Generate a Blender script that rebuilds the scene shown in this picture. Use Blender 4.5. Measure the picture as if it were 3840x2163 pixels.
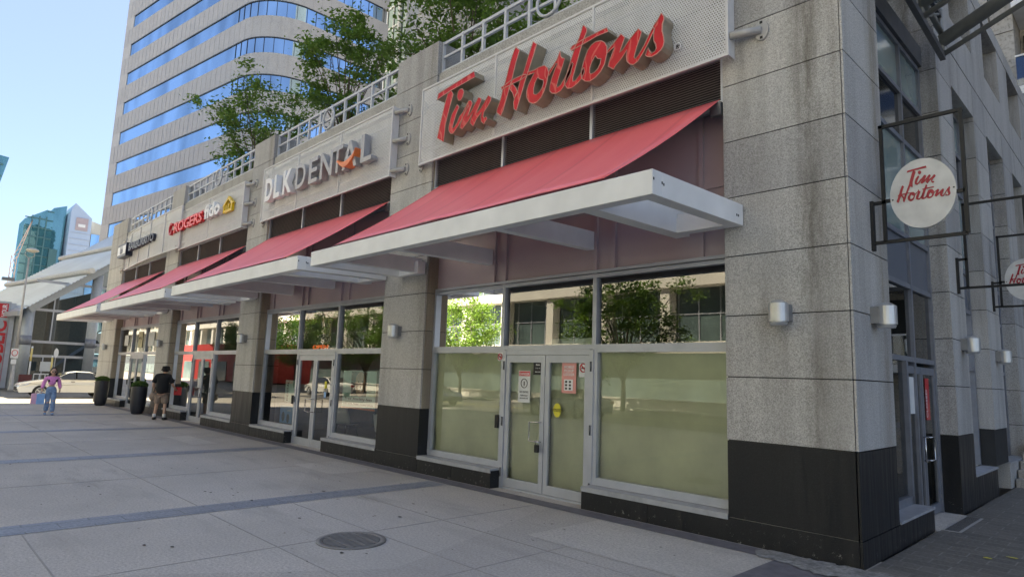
import bpy, bmesh, math, random
from mathutils import Vector, Matrix
from mathutils.geometry import tessellate_polygon
R = math.radians
S = bpy.context.scene
for o in list(bpy.data.objects): bpy.data.objects.remove(o)

# ---------------------------------------------------------------- camera, sky, sun, exposure
CAM = Vector((0, 0, 1.75))
yaw, pit, rol = R(-45.8959), R(7.9765), R(1.97506)
fw = Vector((math.sin(yaw)*math.cos(pit), math.cos(yaw)*math.cos(pit), math.sin(pit)))
rt = Vector((math.cos(yaw), -math.sin(yaw), 0)); up = rt.cross(fw)
r2 = rt*math.cos(rol)+up*math.sin(rol); u2 = -rt*math.sin(rol)+up*math.cos(rol)
cd = bpy.data.cameras.new('camera'); cam = bpy.data.objects.new('camera', cd); S.collection.objects.link(cam)
M3 = Matrix((r2, u2, -fw)).transposed()
cam.matrix_world = Matrix.Translation(CAM) @ M3.to_4x4()
cd.lens = 2385.3/3840*36; cd.sensor_width = 36; cd.clip_end = 2000; cd.clip_start = 0.05
S.camera = cam
SUN_EL, SUN_AZ = 55, -19.3
w = bpy.data.worlds.new('World'); S.world = w; w.use_nodes = True
nt = w.node_tree; nt.nodes.clear()
sky = nt.nodes.new('ShaderNodeTexSky'); sky.sky_type = 'NISHITA'; sky.sun_disc = False
sky.sun_elevation = R(SUN_EL); sky.sun_rotation = R(SUN_AZ); sky.air_density = 1.0; sky.dust_density = .3; sky.ozone_density = 9.0
bg = nt.nodes.new('ShaderNodeBackground'); bg.inputs[1].default_value = 0.085
wo = nt.nodes.new('ShaderNodeOutputWorld')
hz = nt.nodes.new('ShaderNodeMix'); hz.data_type = 'RGBA'; hz.blend_type = 'MULTIPLY'; hz.inputs[0].default_value = 1; hz.inputs[7].default_value = (1, .915, .97, 1); nt.links.new(sky.outputs[0], hz.inputs[6]); hm = nt.nodes.new('ShaderNodeMix'); hm.data_type = 'RGBA'; hm.inputs[0].default_value = .42; hm.inputs[7].default_value = (1.62, 1.82, 2.3, 1); nt.links.new(hz.outputs[2], hm.inputs[6]); nt.links.new(hm.outputs[2], bg.inputs[0]); nt.links.new(bg.outputs[0], wo.inputs[0])
sl = bpy.data.lights.new('sun', 'SUN'); sun = bpy.data.objects.new('sun', sl); S.collection.objects.link(sun)
sl.energy = 5.0; sl.angle = R(0.5); sl.color = (1, .93, .82)
sd = Vector((math.sin(R(SUN_AZ))*math.cos(R(SUN_EL)), math.cos(R(SUN_AZ))*math.cos(R(SUN_EL)), math.sin(R(SUN_EL))))
sun.rotation_euler = sd.to_track_quat('Z', 'Y').to_euler()
S.view_settings.view_transform = 'Standard'; S.view_settings.look = 'None'; S.view_settings.exposure = 2.2; S.view_settings.gamma = 1
S.view_settings.use_white_balance = True; S.view_settings.white_balance_temperature = 7600; S.view_settings.white_balance_tint = 5
S.render.resolution_x = 1024; S.render.resolution_y = 576
try:
    S.cycles.max_bounces = 8; S.cycles.transparent_max_bounces = 16; S.cycles.sample_clamp_indirect = 6
except Exception: pass

# ---------------------------------------------------------------- helpers
COL = S.collection
def tag(o, label=None, cat=None, group=None, kind=None):
    if label: o['label'] = label
    if cat: o['category'] = cat
    if group: o['group'] = group
    if kind: o['kind'] = kind
    return o
def thing(name, label, cat, loc=(0, 0, 0), group=None):
    o = bpy.data.objects.new(name, None); COL.objects.link(o); o.location = loc; o.empty_display_size = .2
    o.matrix_world = Matrix.Translation(loc)
    return tag(o, label, cat, group)
def wloc(o):
    v = Vector((0, 0, 0))
    while o is not None: v += o.location; o = o.parent
    return v
def copy_tree(o, parent=None):
    c = o.copy(); COL.objects.link(c)
    if parent is not None: c.parent = parent
    for ch in list(o.children): copy_tree(ch, c)
    return c
class MB:
    """collects faces in world coordinates; build() links them as one mesh object"""
    def __init__(s): s.v = []; s.f = []; s.m = []; s.mi = 0; s.sm = []; s.smooth = False
    def face(s, idx): s.f.append(idx); s.m.append(s.mi); s.sm.append(s.smooth)
    def add(s, vs, fs):
        b = len(s.v); s.v += [tuple(p) for p in vs]
        for f in fs: s.face([b+i for i in f])
    def box(s, x0, x1, y0, y1, z0, z1, rot=0, piv=None):
        if x0 > x1: x0, x1 = x1, x0
        if y0 > y1: y0, y1 = y1, y0
        if z0 > z1: z0, z1 = z1, z0
        vs = [(x0,y0,z0),(x1,y0,z0),(x1,y1,z0),(x0,y1,z0),(x0,y0,z1),(x1,y0,z1),(x1,y1,z1),(x0,y1,z1)]
        if rot:
            px, py = piv if piv else ((x0+x1)/2, (y0+y1)/2); c, n = math.cos(rot), math.sin(rot)
            vs = [(px+(x-px)*c-(y-py)*n, py+(x-px)*n+(y-py)*c, z) for x, y, z in vs]
        s.add(vs, [(0,3,2,1),(4,5,6,7),(0,1,5,4),(1,2,6,5),(2,3,7,6),(3,0,4,7)]); return s
    def beam(s, a, b, wd, ht, upv=(0,0,1)):
        a, b = Vector(a), Vector(b); d = (b-a).normalized(); u = Vector(upv)
        if abs(d.dot(u)) > .99: u = Vector((0,1,0))
        sx = d.cross(u).normalized()*wd/2; sz = sx.cross(d).normalized()*ht/2
        vs = [a-sx-sz, a+sx-sz, a+sx+sz, a-sx+sz, b-sx-sz, b+sx-sz, b+sx+sz, b-sx+sz]
        s.add(vs, [(0,1,2,3),(7,6,5,4),(0,4,5,1),(1,5,6,2),(2,6,7,3),(3,7,4,0)]); return s
    def tube(s, pts, rad, n=8, cap=True):
        pts = [Vector(p) for p in pts]
        if not isinstance(rad, (list, tuple)): rad = [rad]*len(pts)
        b = len(s.v); prev = None; sv = s.smooth; s.smooth = True
        for i, p in enumerate(pts):
            d = (pts[min(i+1, len(pts)-1)]-pts[max(i-1, 0)]).normalized()
            if prev is None:
                u = d.orthogonal().normalized()
            else:
                u = (prev-d*prev.dot(d)).normalized()
            prev = u; w_ = d.cross(u)
            for k in range(n):
                a = 2*math.pi*k/n; s.v.append(tuple(p+(u*math.cos(a)+w_*math.sin(a))*rad[i]))
        for i in range(len(pts)-1):
            for k in range(n):
                k2 = (k+1) % n; s.face([b+i*n+k, b+i*n+k2, b+(i+1)*n+k2, b+(i+1)*n+k])
        s.smooth = False
        if cap: s.face([b+k for k in range(n)][::-1]); s.face([b+(len(pts)-1)*n+k for k in range(n)])
        s.smooth = sv; return s
    def lathe(s, prof, cx, cy, n=16, z0=0, axis='Z', smooth=True, cap=True):
        b = len(s.v); sv = s.smooth; s.smooth = smooth
        for r_, z in prof:
            for k in range(n):
                a = 2*math.pi*k/n; s.v.append((cx+r_*math.cos(a), cy+r_*math.sin(a), z0+z))
        for i in range(len(prof)-1):
            for k in range(n):
                k2 = (k+1) % n; s.face([b+i*n+k, b+i*n+k2, b+(i+1)*n+k2, b+(i+1)*n+k])
        s.smooth = False
        if cap: s.face([b+k for k in range(n)][::-1]); s.face([b+(len(prof)-1)*n+k for k in range(n)])
        s.smooth = sv; return s
    def prism(s, loops, fmap, d0, d1, side_mi=None):
        """loops: [outer, hole, ...] of (a,b); fmap(a,b,d)->xyz ; caps at d0 (front) and d1"""
        tri = tessellate_polygon([[Vector((a, b_, 0)) for a, b_ in l] for l in loops])
        flat = [p for l in loops for p in l]; n = len(flat); b = len(s.v)
        for d in (d0, d1):
            for a, c in flat: s.v.append(tuple(fmap(a, c, d)))
        for t in tri:
            s.face([b+t[0], b+t[1], b+t[2]]); 
        keep = s.mi
        if side_mi is not None: s.mi = side_mi
        for t in tri: s.face([b+n+t[2], b+n+t[1], b+n+t[0]])
        o = 0
        for l in loops:
            m = len(l)
            for i in range(m):
                j = (i+1) % m; s.face([b+o+i, b+o+j, b+n+o+j, b+n+o+i])
            o += m
        s.mi = keep; return s
    def build(s, name, mats, parent=None, bevel=0):
        me = bpy.data.meshes.new(name); off = wloc(parent) if parent else Vector((0, 0, 0))
        me.from_pydata([tuple(Vector(p)-off) for p in s.v], [], s.f)
        if not isinstance(mats, (list, tuple)): mats = [mats]
        for m in mats: me.materials.append(m)
        for p, mi, sm in zip(me.polygons, s.m, s.sm): p.material_index = mi; p.use_smooth = sm
        me.update()
        bm = bmesh.new(); bm.from_mesh(me); bmesh.ops.recalc_face_normals(bm, faces=bm.faces)
        bm.to_mesh(me); bm.free()
        o = bpy.data.objects.new(name, me); COL.objects.link(o)
        if parent: o.parent = parent
        if bevel:
            md = o.modifiers.new('bevel', 'BEVEL'); md.width = bevel; md.segments = 2; md.limit_method = 'ANGLE'; md.angle_limit = R(40)
        return o
def quad(p0, p1, p2, p3):
    m = MB(); m.add([p0, p1, p2, p3], [(0, 1, 2, 3)]); return m
def text_mesh(body, size, extrude, offset=0.0, align='LEFT', shear=0.0, spacing=1.0):
    c = bpy.data.curves.new('txt', 'FONT'); c.body = body; c.size = size; c.extrude = extrude; c.offset = offset
    c.align_x = align; c.shear = shear; c.resolution_u = 3; c.space_character = spacing
    o = bpy.data.objects.new('txt', c); COL.objects.link(o); bpy.context.view_layer.update()
    dg = bpy.context.evaluated_depsgraph_get(); me = bpy.data.meshes.new_from_object(o.evaluated_get(dg))
    bpy.data.objects.remove(o); bpy.data.curves.remove(c); return me
def text_obj(name, body, x, y, z, size, mats, parent, extrude=.004, offset=0, align='LEFT', sx=1.0, shear=0.0, width=None, height=None, rotz=0, roty=0, spacing=1.0):
    """text facing -Y with its left (or centre) baseline point at x,y,z; width/height rescale it; roty turns it in its own plane"""
    me = text_mesh(body, size, extrude, offset, align, shear, spacing); me.name = name
    xs = [v.co.x for v in me.vertices]; ys = [v.co.y for v in me.vertices]
    if not xs: return None
    kx = sx; ky = 1
    if width: kx = width/(max(xs)-min(xs))
    if height: ky = height/(max(ys)-min(ys))
    ox = min(xs) if (width and align == 'LEFT') else 0
    oy = min(ys) if height else 0
    off = wloc(parent) if parent else Vector((0, 0, 0))
    Mr = Matrix.Rotation(rotz, 4, 'Z') @ Matrix.Rotation(roty, 4, 'Y')
    for v in me.vertices:
        p = Vector(((v.co.x-ox)*kx, -v.co.z, (v.co.y-oy)*ky)); p = Mr @ p
        v.co = p+Vector((x, y, z))-off
    for p in me.polygons: p.material_index = 0 if abs(p.normal.z) > .9 or len(mats) == 1 else 1
    me.materials.clear()
    for m in mats: me.materials.append(m)
    me.update(); o = bpy.data.objects.new(name, me); COL.objects.link(o)
    if parent: o.parent = parent
    return o

# ---------------------------------------------------------------- materials
def newmat(name):
    m = bpy.data.materials.new(name); m.use_nodes = True; nt = m.node_tree
    return m, nt, nt.nodes['Principled BSDF']
def N(nt, t, **k):
    n = nt.nodes.new(t)
    for a, v in k.items():
        if hasattr(n, a): setattr(n, a, v)
        else: n.inputs[a].default_value = v
    return n
def L(nt, a, b): nt.links.new(a, b)
def ramp(nt, fac, stops):
    r = nt.nodes.new('ShaderNodeValToRGB'); e = r.color_ramp.elements
    while len(e) < len(stops): e.new(0.5)
    for i, (p, c) in enumerate(stops):
        e[i].position = p; e[i].color = (c[0], c[1], c[2], 1)
    L(nt, fac, r.inputs[0]); return r.outputs[0]
def mixc(nt, fac, a, b, mode='MIX'):
    n = nt.nodes.new('ShaderNodeMix'); n.data_type = 'RGBA'; n.blend_type = mode
    for k, v in ((0, fac), (6, a), (7, b)):
        if hasattr(v, 'links') or isinstance(v, bpy.types.NodeSocket): L(nt, v, n.inputs[k])
        else: n.inputs[k].default_value = v if k == 0 else (v[0], v[1], v[2], 1)
    return n.outputs[2]
def wpos(nt, scale=(1, 1, 1)):
    g = nt.nodes.new('ShaderNodeNewGeometry'); mp = nt.nodes.new('ShaderNodeMapping'); mp.inputs[3].default_value = scale
    L(nt, g.outputs['Position'], mp.inputs[0]); return mp.outputs[0]
def noise(nt, vec, scale, detail=3, rough=.55):
    n = nt.nodes.new('ShaderNodeTexNoise'); n.inputs['Scale'].default_value = scale; n.inputs['Detail'].default_value = detail; n.inputs['Roughness'].default_value = rough
    L(nt, vec, n.inputs['Vector']); return n.outputs['Fac']
def bump(nt, h, dist, strength, bs):
    b = nt.nodes.new('ShaderNodeBump'); b.inputs['Distance'].default_value = dist; b.inputs['Strength'].default_value = strength
    L(nt, h, b.inputs['Height']); L(nt, b.outputs[0], bs.inputs['Normal'])
def plain(name, col, rough=.5, metal=0.0, var=.12, nscale=6, spec=None, coat=0):
    m, nt, b = newmat(name); p = wpos(nt); f = noise(nt, p, nscale, 4)
    lo = tuple(c*(1-var) for c in col); hi = tuple(min(1, c*(1+var)) for c in col)
    L(nt, ramp(nt, f, [(.3, lo), (.7, hi)]), b.inputs['Base Color'])
    b.inputs['Roughness'].default_value = rough; b.inputs['Metallic'].default_value = metal
    if spec is not None: b.inputs['Specular IOR Level'].default_value = spec
    if coat: b.inputs['Coat Weight'].default_value = coat; b.inputs['Coat Roughness'].default_value = .06
    return m
def stone(name, base, dark, speck=90, stain=.55, rough=.75, stainz=.22, light=None, stainscale=1.5, streaks=()):
    m, nt, b = newmat(name); p = wpos(nt)
    light = light or tuple(min(1, c*1.55) for c in base)
    sp = noise(nt, p, speck, 2, .8)
    c = ramp(nt, sp, [(.28, tuple(x*.45 for x in base)), (.5, base), (.72, light)])
    st = noise(nt, wpos(nt, (stainscale, stainscale, stainz)), 2.2, 5, .6)
    sf = ramp(nt, st, [(.45, (0, 0, 0)), (.72, (stain, stain, stain))])
    c2 = mixc(nt, sf, c, dark)
    st2 = noise(nt, p, .8, 4, .6)
    c3 = mixc(nt, ramp(nt, st2, [(.35, (.0,)*3), (.8, (.35,)*3)]), c2, tuple(x*1.25 for x in base))
    for ax, at, wd, lo, amt, tone in streaks:            # run-off stains of their own place on the stone
        g0 = nt.nodes.new('ShaderNodeNewGeometry'); sx = N(nt, 'ShaderNodeSeparateXYZ'); L(nt, g0.outputs['Position'], sx.inputs[0])
        d0 = N(nt, 'ShaderNodeMath', operation='SUBTRACT'); L(nt, sx.outputs[ax], d0.inputs[0]); d0.inputs[1].default_value = at
        d1 = N(nt, 'ShaderNodeMath', operation='ABSOLUTE'); L(nt, d0.outputs[0], d1.inputs[0])
        mr = N(nt, 'ShaderNodeMapRange'); L(nt, d1.outputs[0], mr.inputs[0]); mr.inputs[1].default_value = 0; mr.inputs[2].default_value = wd; mr.inputs[3].default_value = 1; mr.inputs[4].default_value = 0
        mz = N(nt, 'ShaderNodeMapRange'); L(nt, sx.outputs[2], mz.inputs[0]); mz.inputs[1].default_value = .9; mz.inputs[2].default_value = 5.5; mz.inputs[3].default_value = lo; mz.inputs[4].default_value = 1
        nn = noise(nt, wpos(nt, (5, 5, .8)), 1.4, 6, .75); rr = ramp(nt, nn, [(.36, (.12,)*3), (.6, (1,)*3)])
        m1 = N(nt, 'ShaderNodeMath', operation='MULTIPLY'); L(nt, mr.outputs[0], m1.inputs[0]); L(nt, mz.outputs[0], m1.inputs[1])
        m2 = N(nt, 'ShaderNodeMath', operation='MULTIPLY'); L(nt, m1.outputs[0], m2.inputs[0]); L(nt, rr, m2.inputs[1])
        m3 = N(nt, 'ShaderNodeMath', operation='MULTIPLY'); L(nt, m2.outputs[0], m3.inputs[0]); m3.inputs[1].default_value = amt
        c3 = mixc(nt, m3.outputs[0], c3, mixc(nt, 1.0, c3, tone, 'MULTIPLY'))
    gi = nt.nodes.new('ShaderNodeNewGeometry'); c3 = mixc(nt, 1.0, c3, ramp(nt, gi.outputs['Random Per Island'], [(0, (.86, .86, .87)), (.5, (1, 1, 1)), (1, (1.1, 1.09, 1.06))]), 'MULTIPLY')
    L(nt, c3, b.inputs['Base Color']); b.inputs['Roughness'].default_value = rough
    bump(nt, sp, .002, .5, b); return m
def glassmat(name, tint=(.55, .6, .58), ior=1.9, rough=.0, refl=(1, 1, 1), wav=0, trans=1.0):
    m = bpy.data.materials.new(name); m.use_nodes = True; nt = m.node_tree; nt.nodes.clear()
    o = N(nt, 'ShaderNodeOutputMaterial'); t = N(nt, 'ShaderNodeBsdfTransparent'); t.inputs[0].default_value = (*tint, 1)
    g = N(nt, 'ShaderNodeBsdfGlossy'); g.inputs['Roughness'].default_value = rough; g.inputs[0].default_value = (*refl, 1)
    f = N(nt, 'ShaderNodeFresnel'); f.inputs[0].default_value = ior; mx = N(nt, 'ShaderNodeMixShader')
    if wav:
        bn = nt.nodes.new('ShaderNodeBump'); bn.inputs['Distance'].default_value = .05; bn.inputs['Strength'].default_value = wav
        L(nt, noise(nt, wpos(nt), .7, 1), bn.inputs['Height']); L(nt, bn.outputs[0], g.inputs['Normal'])
    L(nt, f.outputs[0], mx.inputs[0]); L(nt, t.outputs[0], mx.inputs[1]); L(nt, g.outputs[0], mx.inputs[2]); L(nt, mx.outputs[0], o.inputs[0])
    return m
def perforated(name, col, pitch=.036, hole=.36):
    m, nt, b = newmat(name); g = nt.nodes.new('ShaderNodeNewGeometry'); sx = N(nt, 'ShaderNodeSeparateXYZ'); L(nt, g.outputs['Position'], sx.inputs[0])
    def mth(op, a, b_=None, v=None):
        n = N(nt, 'ShaderNodeMath', operation=op); L(nt, a, n.inputs[0])
        if b_ is not None: L(nt, b_, n.inputs[1])
        if v is not None: n.inputs[1].default_value = v
        return n.outputs[0]
    def layer(off):
        u = mth('ADD', mth('MULTIPLY', sx.outputs[0], v=1/pitch), v=off); z = mth('ADD', mth('MULTIPLY', sx.outputs[2], v=1/(pitch*1.732)), v=off)
        fu = mth('SUBTRACT', mth('FRACT', u), v=.5); fz = mth('MULTIPLY', mth('SUBTRACT', mth('FRACT', z), v=.5), v=1.732)
        return mth('ADD', mth('MULTIPLY', fu, fu), mth('MULTIPLY', fz, fz))
    d = mth('MINIMUM', layer(1000), layer(1000.5)); a = mth('GREATER_THAN', d, v=hole*hole)
    L(nt, a, b.inputs['Alpha']); f = noise(nt, wpos(nt), 3, 4)
    L(nt, ramp(nt, f, [(.3, tuple(c*.9 for c in col)), (.7, col)]), b.inputs['Base Color']); b.inputs['Roughness'].default_value = .45; b.inputs['Metallic'].default_value = .0
    return m

def mirror(name, tint, amt, wav=0, base=(.02, .03, .05)):
    m = bpy.data.materials.new(name); m.use_nodes = True; nt = m.node_tree; nt.nodes.clear(); o = N(nt, 'ShaderNodeOutputMaterial')
    g = N(nt, 'ShaderNodeBsdfGlossy'); g.inputs['Roughness'].default_value = .02; L(nt, ramp(nt, noise(nt, wpos(nt, (1, 1, .25)), .22, 2), [(.35, tuple(x*.62 for x in tint)), (.6, tint)]), g.inputs[0]); d = N(nt, 'ShaderNodeBsdfDiffuse'); d.inputs[0].default_value = (*base, 1)
    x = N(nt, 'ShaderNodeMixShader'); x.inputs[0].default_value = amt; L(nt, d.outputs[0], x.inputs[1]); L(nt, g.outputs[0], x.inputs[2]); L(nt, x.outputs[0], o.inputs[0])
    if wav:
        bn = nt.nodes.new('ShaderNodeBump'); bn.inputs['Distance'].default_value = .05; bn.inputs['Strength'].default_value = wav
        L(nt, noise(nt, wpos(nt), .7, 1), bn.inputs['Height']); L(nt, bn.outputs[0], g.inputs['Normal'])
    return m
M = {}
M['hall_glass'] = glassmat('hall_glass', (.55, .62, .62), 1.55)
M['granite'] = stone('flamed_granite', (.40, .395, .385), (.145, .135, .12), speck=75, stain=.55, stainz=.12, streaks=((0, -2.62, .26, .55, 1.1, (.42, .40, .36)), (0, -2.33, .10, .3, .6, (.5, .47, .43)), (0, -3.35, .22, .1, .5, (.6, .58, .54)), (1, 8.12, .25, .6, .9, (.62, .55, .44)), (0, -9.85, .2, .5, .7, (.6, .56, .48)), (0, -17.3, .2, .5, .7, (.6, .56, .48))))
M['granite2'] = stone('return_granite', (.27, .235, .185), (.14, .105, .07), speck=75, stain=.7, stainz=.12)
M['concrete_wall'] = stone('wall_concrete', (.38, .37, .345), (.16, .15, .135), speck=40, stain=.5, stainz=.15)
M['saw'] = plain('saw_cut', (.31, .295, .275), .9)
M['joint'] = plain('joint_dark', (.03, .03, .03), .9)
def dark_granite():
    m, nt, b = newmat('dark_granite'); p = wpos(nt); sp = noise(nt, p, 120, 2, .8)
    c = ramp(nt, sp, [(.3, (.008, .009, .010)), (.62, (.017, .018, .021)), (.8, (.05, .05, .055))])
    sc = noise(nt, p, 15, 6, .8); gm = nt.nodes.new('ShaderNodeNewGeometry'); sx = N(nt, 'ShaderNodeSeparateXYZ'); L(nt, gm.outputs['Position'], sx.inputs[0])
    low = N(nt, 'ShaderNodeMapRange'); L(nt, sx.outputs[2], low.inputs[0]); low.inputs[1].default_value = .32; low.inputs[2].default_value = 0.0; low.inputs[3].default_value = .0; low.inputs[4].default_value = 1
    chips = ramp(nt, sc, [(.61, (0, 0, 0)), (.65, (.8, .8, .8))]); ml = mixc(nt, 1.0, chips, low.outputs[0], 'MULTIPLY')
    c2 = mixc(nt, ml, c, (.32, .31, .30))
    st = noise(nt, wpos(nt, (9, 9, .5)), 2, 4); c3 = mixc(nt, ramp(nt, st, [(.55, (0,)*3), (.85, (.10,)*3)]), c2, (.10, .10, .105))
    L(nt, c3, b.inputs['Base Color']); L(nt, ramp(nt, st, [(.3, (.3,)*3), (.8, (.6,)*3)]), b.inputs['Roughness']); b.inputs['Specular IOR Level'].default_value = .35
    return m
M['dark_granite'] = dark_granite()
M['alu'] = plain('frame_aluminium', (.43, .455, .51), .38, .35, .08, 3)
M['alu_dk'] = plain('dark_aluminium', (.12, .125, .135), .4, .4)
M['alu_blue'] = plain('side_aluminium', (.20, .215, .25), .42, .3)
M['spandrel'] = plain('spandrel_panel', (.42, .345, .365), .42, .1, .06, 1.2)  # mauve tint: red bounce from the awnings put into grey panel colour
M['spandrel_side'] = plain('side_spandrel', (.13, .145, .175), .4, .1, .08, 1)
M['sill'] = plain('sill_metal', (.36, .375, .41), .5, .2, .15, 7)
M['louvre'] = plain('louvre_slat', (.17, .155, .155), .55, .2, .1)
M['black'] = plain('black_paint', (.010, .011, .012), .6)
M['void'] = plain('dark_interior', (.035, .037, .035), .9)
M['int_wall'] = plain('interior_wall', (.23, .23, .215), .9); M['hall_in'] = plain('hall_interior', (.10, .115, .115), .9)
M['int_floor'] = plain('interior_floor', (.12, .115, .11), .5)
M['white_paint'] = plain('canopy_paint', (.76, .765, .755), .42, 0, .07, 2.2)
M['rail_paint'] = plain('railing_paint', (.52, .54, .575), .45, 0, .07, 3)
M['steel'] = plain('stainless_steel', (.62, .62, .62), .22, .95, .05)
M['tube_grey'] = plain('bracket_grey', (.40, .395, .39), .5, .1, .12, 8)
M['perf'] = perforated('perforated_metal', (.68, .69, .70), hole=.31)
M['perf_frame'] = plain('sign_frame', (.60, .60, .60), .45, 0, .06)
M['lamp_metal'] = plain('lamp_aluminium', (.52, .53, .54), .33, .6, .08)
M['lamp_side'] = plain('lamp_plate', (.25, .255, .26), .45, .3)
def redface():
    m, nt, b = newmat('red_letter_face'); p = wpos(nt)
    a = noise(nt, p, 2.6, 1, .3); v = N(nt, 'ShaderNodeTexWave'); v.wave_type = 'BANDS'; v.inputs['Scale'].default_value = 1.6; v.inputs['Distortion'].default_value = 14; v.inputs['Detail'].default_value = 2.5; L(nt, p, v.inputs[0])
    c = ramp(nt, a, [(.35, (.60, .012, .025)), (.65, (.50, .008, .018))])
    c2 = mixc(nt, ramp(nt, v.outputs['Fac'], [(.90, (0,)*3), (.98, (.6,)*3)]), c, (.70, .16, .13))  # lighter wavy bands: highlights painted into the red faces
    L(nt, c2, b.inputs['Base Color']); b.inputs['Roughness'].default_value = .25; b.inputs['Specular IOR Level'].default_value = .25
    return m
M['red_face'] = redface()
M['trim'] = plain('letter_trim', (.62, .30, .24), .3)
M['maroon'] = plain('maroon_hem', (.10, .008, .012), .6)
M['bronze'] = plain('letter_return', (.30, .265, .20), .5, .2, .1)
M['red'] = plain('red_acrylic', (.52, .012, .022), .3)
M['yellow'] = plain('yellow_acrylic', (.72, .48, .01), .35)
M['white'] = plain('white_acrylic', (.74, .75, .76), .35, 0, .04)
M['navy'] = plain('navy_acrylic', (.012, .015, .035), .3)
M['silver'] = plain('letter_silver', (.42, .43, .45), .3, .5, .06)
M['dlk_face'] = plain('grey_letter_face', (.36, .36, .37), .25, .2, .08)
M['blue_side'] = plain('pale_blue_return', (.40, .50, .70), .3, .3, .05)
M['orange'] = plain('orange_acrylic', (.80, .22, .07), .35)
def fabric(name, col, tcol):
    m = bpy.data.materials.new(name); m.use_nodes = True; nt = m.node_tree; nt.nodes.clear(); o = N(nt, 'ShaderNodeOutputMaterial')
    d = N(nt, 'ShaderNodeBsdfDiffuse'); t = N(nt, 'ShaderNodeBsdfTranslucent'); g = N(nt, 'ShaderNodeBsdfGlossy'); g.inputs['Roughness'].default_value = .32
    f = noise(nt, wpos(nt, (1.6, .25, .25)), 1.8, 5, .6); c = ramp(nt, f, [(.3, (col[0]*.93, col[1]*.75, col[2]*.8)), (.62, col), (.85, (col[0], min(1, col[1]*1.6), min(1, col[2]*1.6)))])
    wv = N(nt, 'ShaderNodeTexWave'); wv.wave_type = 'BANDS'; wv.bands_direction = 'X'; wv.inputs['Scale'].default_value = .27; L(nt, wpos(nt), wv.inputs[0]); c = mixc(nt, ramp(nt, wv.outputs['Fac'], [(.985, (0,)*3), (1, (.35,)*3)]), c, (col[0]*.6, col[1]*.5, col[2]*.5))
    L(nt, c, d.inputs[0]); t.inputs[0].default_value = (*tcol, 1); g.inputs[0].default_value = (.9, .9, .95, 1)
    a = N(nt, 'ShaderNodeMixShader'); a.inputs[0].default_value = .05; L(nt, d.outputs[0], a.inputs[1]); L(nt, t.outputs[0], a.inputs[2])
    lw = N(nt, 'ShaderNodeLayerWeight'); lw.inputs[0].default_value = .42; ml = N(nt, 'ShaderNodeMath', operation='MULTIPLY'); L(nt, lw.outputs[1], ml.inputs[0]); ml.inputs[1].default_value = .30
    b = N(nt, 'ShaderNodeMixShader'); L(nt, ml.outputs[0], b.inputs[0]); L(nt, a.outputs[0], b.inputs[1]); L(nt, g.outputs[0], b.inputs[2])
    L(nt, b.outputs[0], o.inputs[0]); return m
M['awning'] = fabric('awning_vinyl', (1.0, .19, .18), (.85, .08, .08))
M['glass'] = glassmat('shop_glass', (.84, .89, .86), 2.05, wav=.015)
M['glass_dark'] = glassmat('dark_glass', (.42, .48, .45), 1.9)
def ground_mat(name, base, joints, var=.16):
    m, nt, b = newmat(name); p = wpos(nt); g = noise(nt, p, 38, 4, .85)
    c = ramp(nt, g, [(.30, tuple(x*.55 for x in base)), (.5, base), (.70, tuple(min(.8, x*1.45) for x in base))])
    a = noise(nt, p, .45, 5, .6); c = mixc(nt, ramp(nt, a, [(.35, (0,)*3), (.7, (.55,)*3)]), c, tuple(x*(1-var*2) for x in base))
    s = noise(nt, wpos(nt, (.6, 2.6, 1)), .9, 6, .65); c = mixc(nt, ramp(nt, s, [(.54, (0,)*3), (.70, (.6,)*3)]), c, tuple(x*.68 for x in base))
    pn = N(nt, 'ShaderNodeTexVoronoi'); pn.inputs['Scale'].default_value = .34; L(nt, wpos(nt, (1, .55, 1)), pn.inputs[0]); c = mixc(nt, .5, c, mixc(nt, 1.0, c, ramp(nt, pn.outputs['Color'], [(0, (.78,)*3), (1, (1.2,)*3)]), 'MULTIPLY'))
    st = noise(nt, wpos(nt, (.35, 1.3, 1)), .55, 7, .7); c = mixc(nt, ramp(nt, st, [(.60, (0,)*3), (.68, (.55,)*3)]), c, tuple(x*.55 for x in base))
    k = noise(nt, p, 7.5, 2, .5); c = mixc(nt, ramp(nt, k, [(.735, (0,)*3), (.76, (.8,)*3)]), c, tuple(x*.35 for x in base))
    L(nt, c, b.inputs['Base Color']); b.inputs['Roughness'].default_value = .85; bump(nt, g, .003, .5, b); return m
M['paving'] = ground_mat('plaza_concrete', (.45, .42, .385), True)
M['paving_lt'] = ground_mat('light_concrete', (.52, .49, .45), True)
M['road'] = ground_mat('asphalt', (.085, .085, .088), False)
M['road_far'] = ground_mat('sunlit_concrete_road', (.26, .24, .21), False)
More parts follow.
